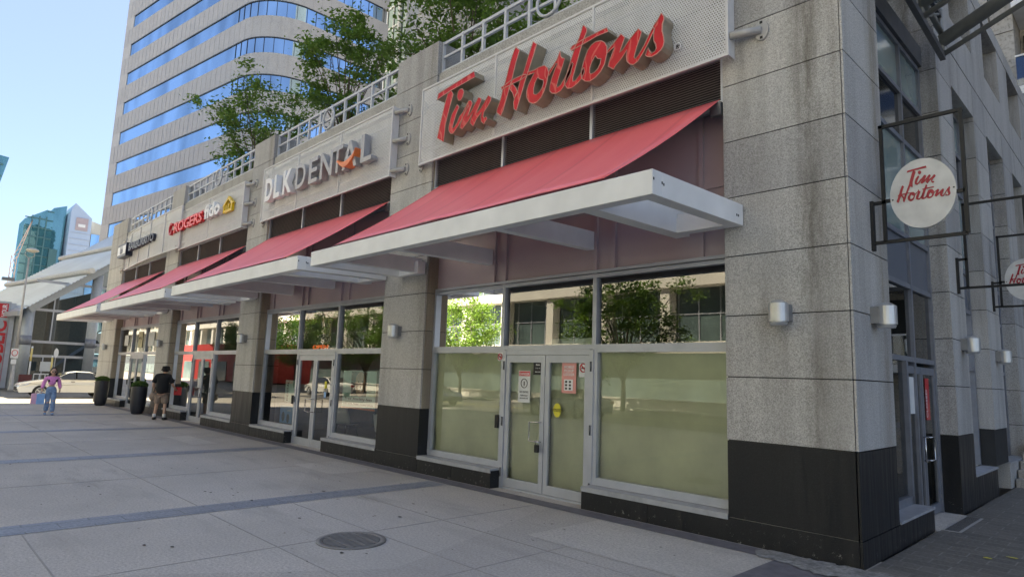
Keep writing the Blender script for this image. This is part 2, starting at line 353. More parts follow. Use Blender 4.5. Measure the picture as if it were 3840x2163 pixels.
def paver(name, c1, c2, mort, bw, bh, axis=0):
    m, nt, b = newmat(name); p = wpos(nt); br = N(nt, 'ShaderNodeTexBrick'); br.inputs['Scale'].default_value = 1; br.inputs['Brick Width'].default_value = bw; br.inputs['Row Height'].default_value = bh
    br.inputs['Mortar Size'].default_value = .008; br.inputs['Color1'].default_value = (*c1, 1); br.inputs['Color2'].default_value = (*c2, 1); br.inputs['Mortar'].default_value = (*mort, 1)
    if axis:
        mp = N(nt, 'ShaderNodeMapping'); mp.inputs['Rotation'].default_value = (0, 0, R(axis)); L(nt, p, mp.inputs[0]); p2 = mp.outputs[0]
    else: p2 = p
    L(nt, p2, br.inputs[0]); g = noise(nt, p, 30, 4, .7)
    c = mixc(nt, 1.0, br.outputs[0], ramp(nt, g, [(.3, (.6,)*3), (.7, (1.25,)*3)]), 'MULTIPLY'); a = noise(nt, p, 1.2, 4)
    c = mixc(nt, ramp(nt, a, [(.4, (0,)*3), (.75, (.4,)*3)]), c, tuple(x*.6 for x in c1))
    L(nt, c, b.inputs['Base Color']); b.inputs['Roughness'].default_value = .55; bump(nt, br.outputs['Fac'], .003, -.4, b); return m
M['pav_blue'] = paver('blue_grey_paver', (.24, .26, .30), (.28, .295, .33), (.16, .17, .18), .62, .24, 90)
M['pav_dark'] = paver('dark_brick_paver', (.15, .145, .135), (.205, .195, .18), (.27, .265, .25), .42, .21, 0)
M['pav_purple'] = plain('dark_slab', (.14, .135, .15), .7, 0, .2, 9)
M['rubble'] = stone('broken_concrete', (.24, .24, .235), (.08, .08, .08), speck=18, stain=.5)
M['iron'] = plain('cast_iron', (.22, .21, .20), .6, .4)
M['paper'] = plain('window_paper', (.84, .84, .69), .9, 0, .13, 1.6)
M['paper_lt'] = plain('notice_paper', (.62, .64, .64), .8, 0, .05)
M['sal'] = plain('salmon_poster', (.66, .30, .27), .6, 0, .05)
M['poster_y'] = plain('yellow_sticker', (.66, .60, .05), .5, 0, .05)
M['skin'] = plain('skin', (.52, .32, .23), .5, 0, .06, 20)
M['hair'] = plain('dark_hair', (.015, .012, .011), .55, 0, .3, 60)
M['pink'] = plain('pink_top', (.74, .26, .56), .85, 0, .12, 25)
M['denim'] = plain('light_denim', (.20, .30, .46), .85, 0, .25, 22)
M['tee'] = plain('black_tee', (.010, .011, .014), .9, 0, .2, 25)
M['khaki'] = plain('khaki_shorts', (.28, .21, .165), .85, 0, .15, 25)
M['sock'] = plain('white_sock', (.7, .7, .7), .85)
M['shoe'] = plain('black_shoe', (.02, .02, .022), .5)
M['bag_blue'] = plain('blue_bag', (.25, .45, .75), .5); M['bag_pink'] = plain('pink_bag', (.72, .40, .52), .5)
M['bark'] = plain('bark', (.11, .085, .062), .9, 0, .3, 30)
def leafmat(name, a, b_):
    m = bpy.data.materials.new(name); m.use_nodes = True; nt = m.node_tree; nt.nodes.clear(); o = N(nt, 'ShaderNodeOutputMaterial')
    g = N(nt, 'ShaderNodeNewGeometry'); c = ramp(nt, g.outputs['Random Per Island'], [(0, a), (1, b_)])
    n_ = noise(nt, wpos(nt), 1.1, 3); c = mixc(nt, ramp(nt, n_, [(.35, (0,)*3), (.7, (.6,)*3)]), c, tuple(x*1.5 for x in b_))
    d = N(nt, 'ShaderNodeBsdfDiffuse'); t = N(nt, 'ShaderNodeBsdfTranslucent'); L(nt, c, d.inputs[0]); L(nt, mixc(nt, .5, c, (.25, .4, .03)), t.inputs[0])
    x = N(nt, 'ShaderNodeMixShader'); x.inputs[0].default_value = .3; L(nt, d.outputs[0], x.inputs[1]); L(nt, t.outputs[0], x.inputs[2])
    gl = N(nt, 'ShaderNodeBsdfGlossy'); gl.inputs['Roughness'].default_value = .4; y = N(nt, 'ShaderNodeMixShader'); y.inputs[0].default_value = .05
    L(nt, x.outputs[0], y.inputs[1]); L(nt, gl.outputs[0], y.inputs[2]); L(nt, y.outputs[0], o.inputs[0]); return m
M['leaf'] = leafmat('leaf_green', (.042, .095, .02), (.125, .22, .045))
M['leaf_lt'] = leafmat('leaf_yellow_green', (.10, .20, .03), (.20, .32, .06))
M['boxwood'] = leafmat('boxwood_leaf', (.03, .075, .015), (.07, .14, .03))
# ---------------------------------------------------------------- ground
def sheet(name, x0, x1, y0, y1, z, mat, kind='structure'):
    return tag(quad((x0, y0, z), (x1, y0, z), (x1, y1, z), (x0, y1, z)).build(name, mat), kind=kind)
sheet('ground', -700, 700, -700, 700, -.16, M['road_far'])
def slab(name, x0, x1, y0, y1, z0, z1, mat, kind='structure'):
    m = MB(); m.box(x0, x1, y0, y1, z0, z1); return tag(m.build(name, mat), kind=kind)
slab('plaza_paving', -33.5, 40, -7.5, 7.6, -.155, 0, M['paving'])
slab('pavement', -46, 60, -34, -20.5, -.155, 0, M['paving_lt'])
slab('road', -46, 60, -20.5, -7.5, -.155, -.11, M['road'])
for i, y in enumerate((-14.1, -13.8)):
    sheet('road_marking', -46, 60, y, y+.1, -.104, M['poster_y'])
slab('side_walkway', -2.2, 6.5, 3.0, 40, -.15, .006, M['pav_dark'])
slab('door_threshold', -2.62, -2.19, 9.85, 11.42, -.15, .010, M['paving_lt'])
# blue-grey paver bands that cross the plaza, the granular strip by the wall, patches
for x0, x1 in ((-8.76, -8.3), (-14.5, -14.02), (-20.4, -19.9), (-26.4, -25.9)):
    sheet('paver_band', x0, x1, -7.4, 6.72, .004, M['pav_blue'])
sheet('wall_strip', -33, -2.95, 6.76, 7.05, .004, M['pav_purple'])
sheet('corner_slab', -2.95, -2.2, 3.0, 6.72, .010, M['pav_purple'])
sheet('concrete_patch', -11.6, -10.2, 5.7, 6.6, .004, M['paving_lt'])
sheet('concrete_patch', -17.6, -15.6, 5.2, 5.75, .004, M['paving_lt'])
sheet('concrete_patch', -22.6, -21.0, 5.5, 6.2, .004, M['paving_lt'])
sheet('concrete_patch', -5.2, -2.96, 5.4, 6.74, .004, M['paving_lt'])
m = MB()                                                   # saw-cut joints as thin dark strips
for a, b in (((-33, 3.06), (-8.8, 3.13)), ((-33, .2), (-8.8, .3)), ((-33, -2.8), (-8.8, -2.8)), ((-8.25, 5.1), (-2.3, 5.05)), ((-8.25, 3.02), (3, 3.0)), ((-8.25, 4.1), (-2.95, 4.06)), ((-8.25, 1.2), (6, 1.2)), ((-8.25, -.9), (6, -.9))):
    m.box(a[0], b[0], a[1]-.007, a[1]+.007, .001, .0035)
for x in (-11.4, -17.2, -23.2, -29.0, -6.35, -4.6, -3.1, -1.0):
    m.box(x-.006, x+.006, -7.4, 6.72, .001, .003)
tag(m.build('paving_joint', M['saw']), kind='structure')
random.seed(5)
def blob(cx, cy, r, z, n=11, sx=1, sy=1, rr=.35):
    return [(cx+sx*r*(1+random.uniform(-rr, rr))*math.cos(2*math.pi*k/n), cy+sy*r*(1+random.uniform(-rr, rr))*math.sin(2*math.pi*k/n), z) for k in range(n)]
m = MB()
for i in range(9):
    t = i/8; v = blob(-3.0+t*.95, 6.86-.18*t*random.random(), .13+.1*random.random(), .014+.001*i, 9); m.add(v, [list(range(9))])
tag(m.build('broken_kerb_edge', M['rubble']), kind='structure')
m = MB()
for i in range(70):
    x, y = random.uniform(-14, -2.5), random.uniform(1.5, 6.6); m.add(blob(x, y, random.uniform(.008, .024), .0075+.0002*i/70, 7, 1.4, .8), [list(range(7))])
tag(m.build('gum_spots', M['joint']), 'dark chewing gum spots dotted over the plaza concrete', 'stain', kind='stuff')
# manhole cover
t = thing('manhole_cover', 'round ribbed iron manhole cover set in the plaza concrete', 'manhole cover', (-6.13, 3.72, 0))
m = MB(); m.lathe([(.36, 0), (.36, .006), (.0001, .006)], -6.13, 3.72, 32, cap=False); m.build('plate', plain('iron_gap', (.10, .097, .092), .8), t)
m = MB(); m.lathe([(.30, .006), (.30, .012), (.36, .012), (.36, .004)], -6.13, 3.72, 32, cap=False); m.build('rim', M['iron'], t)
m = MB()
for k in range(-6, 7):
    h = math.sqrt(max(0, .29**2-(k*.045)**2)); m.box(-6.13+k*.045-.013, -6.13+k*.045+.013, 3.72-h, 3.72+h, .006, .012)
for k in (-.15, 0, .15): m.box(-6.13-.26, -6.13+.26, 3.72+k-.012, 3.72+k+.012, .006, .0135)
m.build('rib', M['iron'], t)

# ---------------------------------------------------------------- the shop building
YG, YP, XS, XG = 7.342, 7.085, -2.229, -2.50
BLD = thing('shop_building', 'grey granite shop building with four red awnings and dark stone base on the plaza corner', 'building', (-18, 7.5, 0))
JZ = [1.127, 1.849, 2.561, 3.273, 3.998, 4.706, 5.435, 6.16, 6.88, 7.60]
def pillar(x0, x1, y0, y1, top, cap=True):
    """pillar of stacked granite blocks with open joints round a dark core, dark polished stone below"""
    core = MB(); core.mi = 0
    g = .009
    zs = JZ+[top] if top > 7.7 else [z for z in JZ if z < top-.1]+[top]
    if top > 9: zs = JZ+[8.33, 9.05, 9.78, 10.5, 11.22, 11.95, 12.7, top]
    for a, b in zip(zs[:-1], zs[1:]):
        core.box(x0, x1, y0, y1, a+g*.7, b-g*.7)
    core.mi = 1; core.box(x0+.012, x1-.012, y0+.012, y1-.012, 1.0, zs[-1]-.02)
    p = core.build('pillar', [M['granite'], M['joint']], BLD)
    m = MB(); m.box(x0+.003, x1-.003, y0+.003, y1-.003, .268, 1.120); m.mi = 1; m.box(x0+.014, x1-.014, y0+.014, y1-.014, .255, 1.135)
    m.mi = 2; m.box(x0-.004, x1+.004, y0-.004, y1+.004, 0, .262)
    m.build('base_cladding', [M['dark_granite'], M['tube_grey'], M['dark_granite']], p)
    return p
PX = [(-3.637, -2.262), (-11.033, -9.633), (-18.484, -17.127), (-26.1, -24.68), (-35.0, -32.42)]
pillar(PX[0][0], PX[0][1], YP, 8.35, 13.4)
# thin corner slab of the corner pillar, leaving the dark vertical joint next to the edge
m = MB(); g = .009
zs = JZ+[8.33, 9.05, 9.78, 10.5, 11.22, 11.95, 12.7, 13.4]
for a, b in zip(zs[:-1], zs[1:]): m.box(-2.252, XS, YP+.0, 8.35, a+g*.7, b-g*.7)
m.mi = 1; m.box(-2.252, XS-.003, YP+.003, 8.347, .268, 1.12); m.box(-2.252, XS+.004, YP-.004, 8.354, 0, .262)
m.build('corner_slab_cladding', [M['granite'], M['dark_granite']], BLD)
for x0, x1 in PX[1:4]: pillar(x0, x1, YP, 7.75, 8.33)
pillar(PX[4][0], PX[4][1], YP, 12, 8.33)
# return faces of pillars are a browner stone: thin strip between pillar front and glazing
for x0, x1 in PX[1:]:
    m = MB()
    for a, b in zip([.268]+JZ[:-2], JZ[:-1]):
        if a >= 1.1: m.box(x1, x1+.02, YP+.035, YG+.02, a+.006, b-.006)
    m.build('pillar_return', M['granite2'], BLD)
BAY = [(-9.633, -3.637), (-17.127, -11.033), (-24.68, -18.484), (-32.42, -26.1)]
MUL = [(-7.715, -5.78), (-15.12, -13.19), (-22.76, -20.77), (-30.35, -28.4)]
# wall above the louvres up to the railing
for i, (x0, x1) in enumerate(BAY):
    m = MB()
    n = 3; dx = (x1-x0)/n
    for k in range(n):
        for a, b in ((5.87, 6.72), (6.74, 7.30)): m.box(x0+.003+k*dx+.006, x0-.003+(k+1)*dx-.006, 7.24, 7.45, a, b)
    m.mi = 1; m.box(x0+.003, x1-.003, 7.26, 7.7, 5.86, 7.28)
    m.mi = 0; m.box(x0+.001, x1-.001, 7.13, 7.75, 7.31, 7.64)
    m.build('parapet_wall', [M['concrete_wall'], M['joint']], BLD)
# terrace slab and backing walls
m = MB(); m.box(-34.9, -2.6, 7.75, 17, 7.0, 7.3); m.build('roof_terrace', M['concrete_wall'], BLD)
m = MB(); m.box(-35, -34.7, 12, 17.2, 0, 8.3); m.build('end_wall', M['concrete_wall'], BLD)
def frame_bars(m, x0, x1, zs, xs, y=YG, d=.09, w=.055):
    for z in zs: m.box(x0, x1, y-d*.5+.002, y+d*.5-.002, z-w/2, z+w/2)
    for x in xs: m.box(x-w/2, x+w/2, y-d*.5, y+d*.5, zs[0]-w/2, zs[-1]+w/2)
DOORS = [(-7.66, -5.80), (-15.06, -13.22), (-22.70, -20.82), (-30.3, -28.44)]
for i, (x0, x1) in enumerate(BAY):
    ma, mb = MUL[i]; dl, dr = DOORS[i]
    # glazing frame: one shop window each side of the door (with its panes), plus the transom row
    for (a, b) in ((x0, dl), (dr, x1)):
        m = MB(); frame_bars(m, a+.002, b-.002, (.37, 2.194), (a+.045, b-.03), w=.075); m.box(a+.02, b-.02, YG-.05, YG+.05, .305, .335)
        wn = m.build('shop_window', M['alu'], BLD)
        quad((a+.05, YG+.01, .36), (b-.04, YG+.01, .36), (b-.04, YG+.01, 2.19), (a+.05, YG+.01, 2.19)).build('pane', M['glass'], wn)
        m = MB(); m.box(a, b, YP-.012, YG-.04, .272, .300); m.beam(((a+b)/2-(b-a)/2, YP-.004, .262), ((a+b)/2+(b-a)/2, YP-.004, .262), .012, .05)
        m.build('window_sill', M['sill'], BLD)
        m = MB(); n = max(1, round((b-a)/1.05)); dx = (b-a)/n
        for k in range(n): m.box(a+k*dx+.003, a+(k+1)*dx-.003, YP, YG-.05, 0, .268)
        m.build('plinth', M['dark_granite'], BLD)
    m = MB(); frame_bars(m, x0, x1, (2.235, 3.28), (x0+.035, ma, mb, x1-.035), w=.07, d=.10)
    m.box(x0, x1, YG-.048, YG+.048, 3.30, 3.36)
    tr = m.build('transom_window', M['alu'], BLD)
    for a, b in ((x0, ma), (ma, mb), (mb, x1)):
        quad((a+.03, YG+.012, 2.26), (b-.03, YG+.012, 2.26), (b-.03, YG+.012, 3.25), (a+.03, YG+.012, 3.25)).build('pane', M['glass'], tr)
    # spandrel panels above the glass, in two rows, with cover strips
    m = MB()
    cuts = [x0, ma-.28, ma, mb, mb+.33, x1-.42, x1] if i == 0 else [x0, x0+.35, ma, ma+.3, mb, mb+.35, x1]
    for a, b in zip(cuts[:-1], cuts[1:]):
        m.box(a+.008, b-.008, YG+.005, YG+.06, 3.37, 4.25); m.box(a+.008, b-.008, YG+.005, YG+.06, 4.33, 5.24)
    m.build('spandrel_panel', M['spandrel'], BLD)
    m = MB()
    for a in cuts[1:-1]: m.box(a-.045, a+.015, YG-.04, YG+.004, 3.361, 5.24)
    m.box(x0, x1, YG-.02, YG+.03, 4.25, 4.33); m.box(x0, x1, YG+.062, YG+.3, 3.3, 5.3)
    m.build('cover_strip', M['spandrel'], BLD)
    # louvre vent between pillars
    m = MB(); m.mi = 0; z = 5.315
    while z < 5.86:
        m.add([(x0+.05, 7.16, z), (x1-.05, 7.16, z), (x1-.05, 7.195, z+.022), (x0+.05, 7.195, z+.022), (x0+.05, 7.165, z-.006), (x1-.05, 7.165, z-.006)], [(0, 1, 2, 3), (4, 5, 1, 0)]); z += .0335
    m.mi = 1; m.box(x0+.03, x1-.03, 7.21, 7.24, 5.28, 5.88)
    lv = m.build('louvre_vent', [M['louvre'], M['void']], BLD)
    m = MB(); m.box(x0+.002, x1-.002, 7.13, 7.20, 5.255, 5.305); m.box(x0+.002, x1-.002, 7.131, 7.235, 5.865, 5.885)
    for a in (x0+.03, ma, mb, x1-.03): m.box(a-.025, a+.025, 7.135, 7.205, 5.306, 5.864)
    m.build('frame', M['alu'], lv)
    # double door
    m = MB(); m.box(dl-.02, dl+.055, YG-.06, YG+.05, 0, 2.19); m.box(dr-.055, dr+.02, YG-.06, YG+.05, 0, 2.19); m.box(dl+.056, dr-.056, YG-.055, YG+.05, 2.12, 2.198); m.box(dl+.056, dr-.056, YG-.055, YG+.05, 0, .03)
    m.build('door_frame', M['alu'], BLD)
    mid = (dl+dr)/2
    for s, (a, b) in enumerate(((dl+.06, mid-.006), (mid+.006, dr-.06))):
        m = MB(); y0, y1 = YG-.045, YG+.0
        m.box(a, a+.085, y0, y1, .035, 2.115); m.box(b-.085, b, y0, y1, .035, 2.115); m.box(a+.086, b-.086, y0, y1, 2.0, 2.115); m.box(a+.086, b-.086, y0, y1, .035, .17)
        m.box(a+.086, b-.086, YG-.016, YG-.01, .17, 2.0) if False else None
        d = m.build('shop_door', M['alu'], BLD)
        quad((a+.08, YG-.02, .16), (b-.08, YG-.02, .16), (b-.08, YG-.02, 2.01), (a+.08, YG-.02, 2.01)).build('pane', M['glass'], d)
        hx = b-.05 if s == 0 else a+.05
        if i == 0 and s == 1: continue
        dirn = -1 if s == 0 else 1
        m = MB(); y = YG-.11; r = .011
        m.tube([(hx, YG-.045, 1.09), (hx+dirn*.0, y, 1.09), (hx+dirn*.0, y, 1.09), (hx+dirn*.19, y, 1.085), (hx+dirn*.19, y, .80), (hx, y, .795), (hx, YG-.045, .795)], r, 6)
        m.build('handle', M['steel'], d)
    for z in (.25, 1.05, 1.95):
        for hx in (dl+.02, dr-.02): m = MB(); m.tube([(hx, YG-.065, z-.07), (hx, YG-.065, z+.07)], .014, 6); m.build('hinge', M['alu_dk'], BLD)
    m = MB(); m.box(dl-.14, dl-.07, YG-.075, YG-.038, .93, 1.14); m.build('door_control', M['black'], BLD)
    # interior room
    m = MB(); m.mi = 0; m.box(x0-.6, x1+.6, 13.9, 14.0, 0, 3.6); m.box(x0-.7, x0-.6, YG+.35, 14, 0, 3.6); m.box(x1+.6, x1+.7, YG+.35, 14, 0, 3.6)
    m.mi = 1; m.box(x0-.6, x1+.6, YG+.07, 13.9, .0, .05); m.mi = 0; m.box(x0-.6, x1+.6, YG+.31, 13.9, 3.45, 3.6)
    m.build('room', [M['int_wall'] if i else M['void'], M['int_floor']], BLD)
# railings: posts, three rails and round ornaments
for i, (x0, x1) in enumerate(BAY):
    m = MB(); y = 7.22
    for z, h in ((8.30, .055), (8.0, .045), (7.70, .045)): m.box(x0+.03, x1-.03, y-.025, y+.025, z-h/2, z+h/2)
    n = round((x1-x0)/.62); dx = (x1-x0)/n
    for k in range(n+1): m.box(x0+k*dx-.027, x0+k*dx+.027, y-.03, y+.03, 7.64, 8.335)
    rl = m.build('railing', M['rail_paint'], BLD)
    for cx in ((-6.75,), (-14.19,), (-21.6,), (-29.3,))[i]:
        m = MB(); m.tube([(cx+.27*math.cos(a*math.pi/12), y-.05, 8.0+.27*math.sin(a*math.pi/12)) for a in range(25)], .028, 6, cap=False); m.build('ring_ornament', M['rail_paint'], rl)

# side facade ------------------------------------------------------------
SP = [(8.35, 7.085), (12.45, 11.42), (15.45, 14.24), (18.5, 17.3), (21.6, 20.4)]
for k, (y1, y0) in enumerate(SP[1:]):
    m = MB(); g = .009
    for a, b in zip(([.0]+JZ if k > 1 else JZ), (JZ+[8.33] if k > 1 else JZ[1:]+[8.33])): m.box(-2.62, XS, y0, y1, a+g*.7, b-g*.7)
    m.mi = 1; m.box(-2.6, XS-.012, y0+.012, y1-.012, .5, 8.33)
    p = m.build('pillar', [M['granite'], M['joint']], BLD)
    if k < 1:
        m = MB(); m.box(-2.6, XS-.001, y0+.002, y1, 0, 1.12); m.build('base_cladding', M['dark_granite'], p)
# side glazing bays between pillars
GB = [(8.35, 11.42), (12.45, 14.24), (15.45, 17.3), (18.5, 20.4)]
for k, (y0, y1) in enumerate(GB):
    ms = [10.3] if k == 0 else []
    rows = (2.19, 3.22, 3.94, 5.40, 6.16, 6.92)
    z0 = .0 if k == 0 else .5
    m = MB(); w_ = .06
    for y in [y0+.03]+ms+[y1-.03]: m.box(XG-.05, XG+.04, y-w_/2, y+w_/2, z0, 6.92)
    for z in rows+((.42,) if k else ()): m.box(XG-.045, XG+.035, y0+.06, y1-.06, z-.035, z+.035)
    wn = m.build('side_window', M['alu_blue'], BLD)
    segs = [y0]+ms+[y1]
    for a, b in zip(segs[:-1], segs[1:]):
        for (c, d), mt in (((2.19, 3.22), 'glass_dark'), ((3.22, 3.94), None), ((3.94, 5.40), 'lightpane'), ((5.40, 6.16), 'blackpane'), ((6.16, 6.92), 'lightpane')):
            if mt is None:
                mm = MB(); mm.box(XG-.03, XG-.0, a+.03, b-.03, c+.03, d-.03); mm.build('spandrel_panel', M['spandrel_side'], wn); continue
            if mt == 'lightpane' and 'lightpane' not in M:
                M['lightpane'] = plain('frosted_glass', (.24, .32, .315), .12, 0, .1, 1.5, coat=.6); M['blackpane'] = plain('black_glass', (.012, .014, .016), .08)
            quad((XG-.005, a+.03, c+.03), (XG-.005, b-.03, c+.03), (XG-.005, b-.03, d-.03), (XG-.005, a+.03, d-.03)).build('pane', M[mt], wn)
    if k == 0:
        quad((XG-.005, 8.41, .42), (XG-.005, 9.80, .42), (XG-.005, 9.80, 2.16), (XG-.005, 8.41, 2.16)).build('pane', M['glass_dark'], wn)
        m = MB(); m.box(XG-.048, XG+.05, 8.38, 9.84, .30, .40); m.build('frame', M['alu_blue'], wn); m = MB(); m.box(XG-.05, XG+.05, 9.80, 9.88, 0, 2.16); m.build('frame', M['alu_blue'], wn)
        m = MB(); m.box(XG+.05, XS+.012, 8.354, 9.84, .27, .30); m.build('window_sill', M['sill'], BLD)
        m = MB(); m.box(XG-.05, XS, 8.354, 9.83, 0, .268); m.build('plinth', M['dark_granite'], BLD)
        # side door, double
        for (a, b, s) in ((9.90, 10.62, 0), (10.64, 11.36, 1)):
            m = MB(); X0, X1 = XG-.03, XG+.02
            m.box(X0, X1, a, a+.07, .03, 2.10); m.box(X0, X1, b-.07, b, .03, 2.10); m.box(X0, X1, a+.07, b-.07, 2.0, 2.10); m.box(X0, X1, a+.07, b-.07, .03, .16)
            d = m.build('shop_door', M['alu_blue'], BLD)
            quad((XG, a+.06, .15), (XG, b-.06, .15), (XG, b-.06, 2.01), (XG, a+.06, 2.01)).build('pane', M['glass_dark'], d)
            hy = b-.04 if s == 0 else a+.04; dn = -1 if s == 0 else 1
            m = MB(); m.tube([(XG+.02, hy, 1.12), (XG+.085, hy, 1.12), (XG+.085, hy+dn*.19, 1.12), (XG+.085, hy+dn*.19, .80), (XG+.085, hy, .80), (XG+.02, hy, .80)], .012, 6); m.build('handle', M['steel'], d)
    else:
        quad((XG-.005, y0+.04, .45), (XG-.005, y1-.04, .45), (XG-.005, y1-.04, 2.16), (XG-.005, y0+.04, 2.16)).build('pane', M['glass_dark'], wn)
        m = MB(); m.box(XG+.04, XS+.015, y0+.004, y1-.004, .46, .49); m.build('window_sill', M['sill'], BLD)
        m = MB(); m.box(XG-.05, XS-.002, y0+.004, y1-.004, 0, .458); m.build('plinth', M['dark_granite'] if k == 1 else M['granite'], BLD)
    # head beam over the bay
    m = MB(); m.box(-3.1, XS-.002 if k else -2.42, y0+.004, y1-.004, 6.96, 7.59 if k else 7.28); m.build('head_beam', M['granite'] if k else M['alu_dk'], BLD)
# upper side wall with deep dark openings
m = MB()
zs = [7.61, 8.33]
for y0, y1 in ((11.43, 21.6),): m.box(-2.9, XS+.004, y0, y1, 7.605, 8.30)
m.build('band_course', M['granite'], BLD)
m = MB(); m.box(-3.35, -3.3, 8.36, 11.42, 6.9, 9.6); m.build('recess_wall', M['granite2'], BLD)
for k in range(1, 9):
    y0 = 8.36+k*3.05
    for (za, zb) in ((8.31, 9.612),):
        m = MB(); m.box(-2.9, XS-.002, y0, y0+1.25, za, zb)
        if k > 3: pass
        m.build('wall_pier', M['granite'], BLD)
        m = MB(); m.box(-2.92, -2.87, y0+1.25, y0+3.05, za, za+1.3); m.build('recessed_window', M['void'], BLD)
    if k >= 4:
        m = MB(); m.box(-2.62, XS-.003, y0-.6, y0+2.45, 0, 7.6); m.build('wall_panel', M['granite'], BLD)
m = MB(); m.box(-2.95, XS+.006, 8.36, 36, 9.62, 9.98); m.build('cornice', M['granite'], BLD)
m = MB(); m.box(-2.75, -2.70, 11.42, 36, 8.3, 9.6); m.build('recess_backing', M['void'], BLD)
m = MB(); m.box(-12, -3.3, 8.36, 13.5, -.02, -.01); m.build('room_floor', M['int_floor'], BLD)
m = MB(); m.box(-8.9, -8.85, 7.8, 7.9, 0, 3); m.build('room_post', M['int_wall'], BLD)

# inside bay 1: papered windows (paper is put up behind the glass)
def paper(name, x0, x1, z0, z1, y, label):
    m = MB(); nx, nz = 14, 10; random.seed(int(-x0*10))
    P = [[(x0+(x1-x0)*i/nx, y+random.uniform(-.012, .012)+.014*math.sin(i*1.3+j*.6), z0+(z1-z0)*j/nz) for i in range(nx+1)] for j in range(nz+1)]
    vs = [p for r_ in P for p in r_]
    m.smooth = True; m.add(vs, [(j*(nx+1)+i, j*(nx+1)+i+1, (j+1)*(nx+1)+i+1, (j+1)*(nx+1)+i) for j in range(nz) for i in range(nx)])
    o = m.build(name, M['paper']); tag(o, label, 'paper', 'papered windows of the closed shop'); return o
paper('window_paper', -9.60, -7.70, .30, 2.17, YG+.075, 'olive paper covering the inside of the window left of the closed shop door')
paper('window_paper', -5.78, -3.64, .30, 2.17, YG+.075, 'olive paper covering the inside of the window right of the closed shop door')
paper('window_paper', -7.63, -6.72, .05, 2.10, YG+.065, 'olive paper behind the left leaf of the closed shop double door')
paper('window_paper', -6.69, -5.83, .05, 2.10, YG+.065, 'olive paper behind the right leaf of the closed shop double door')
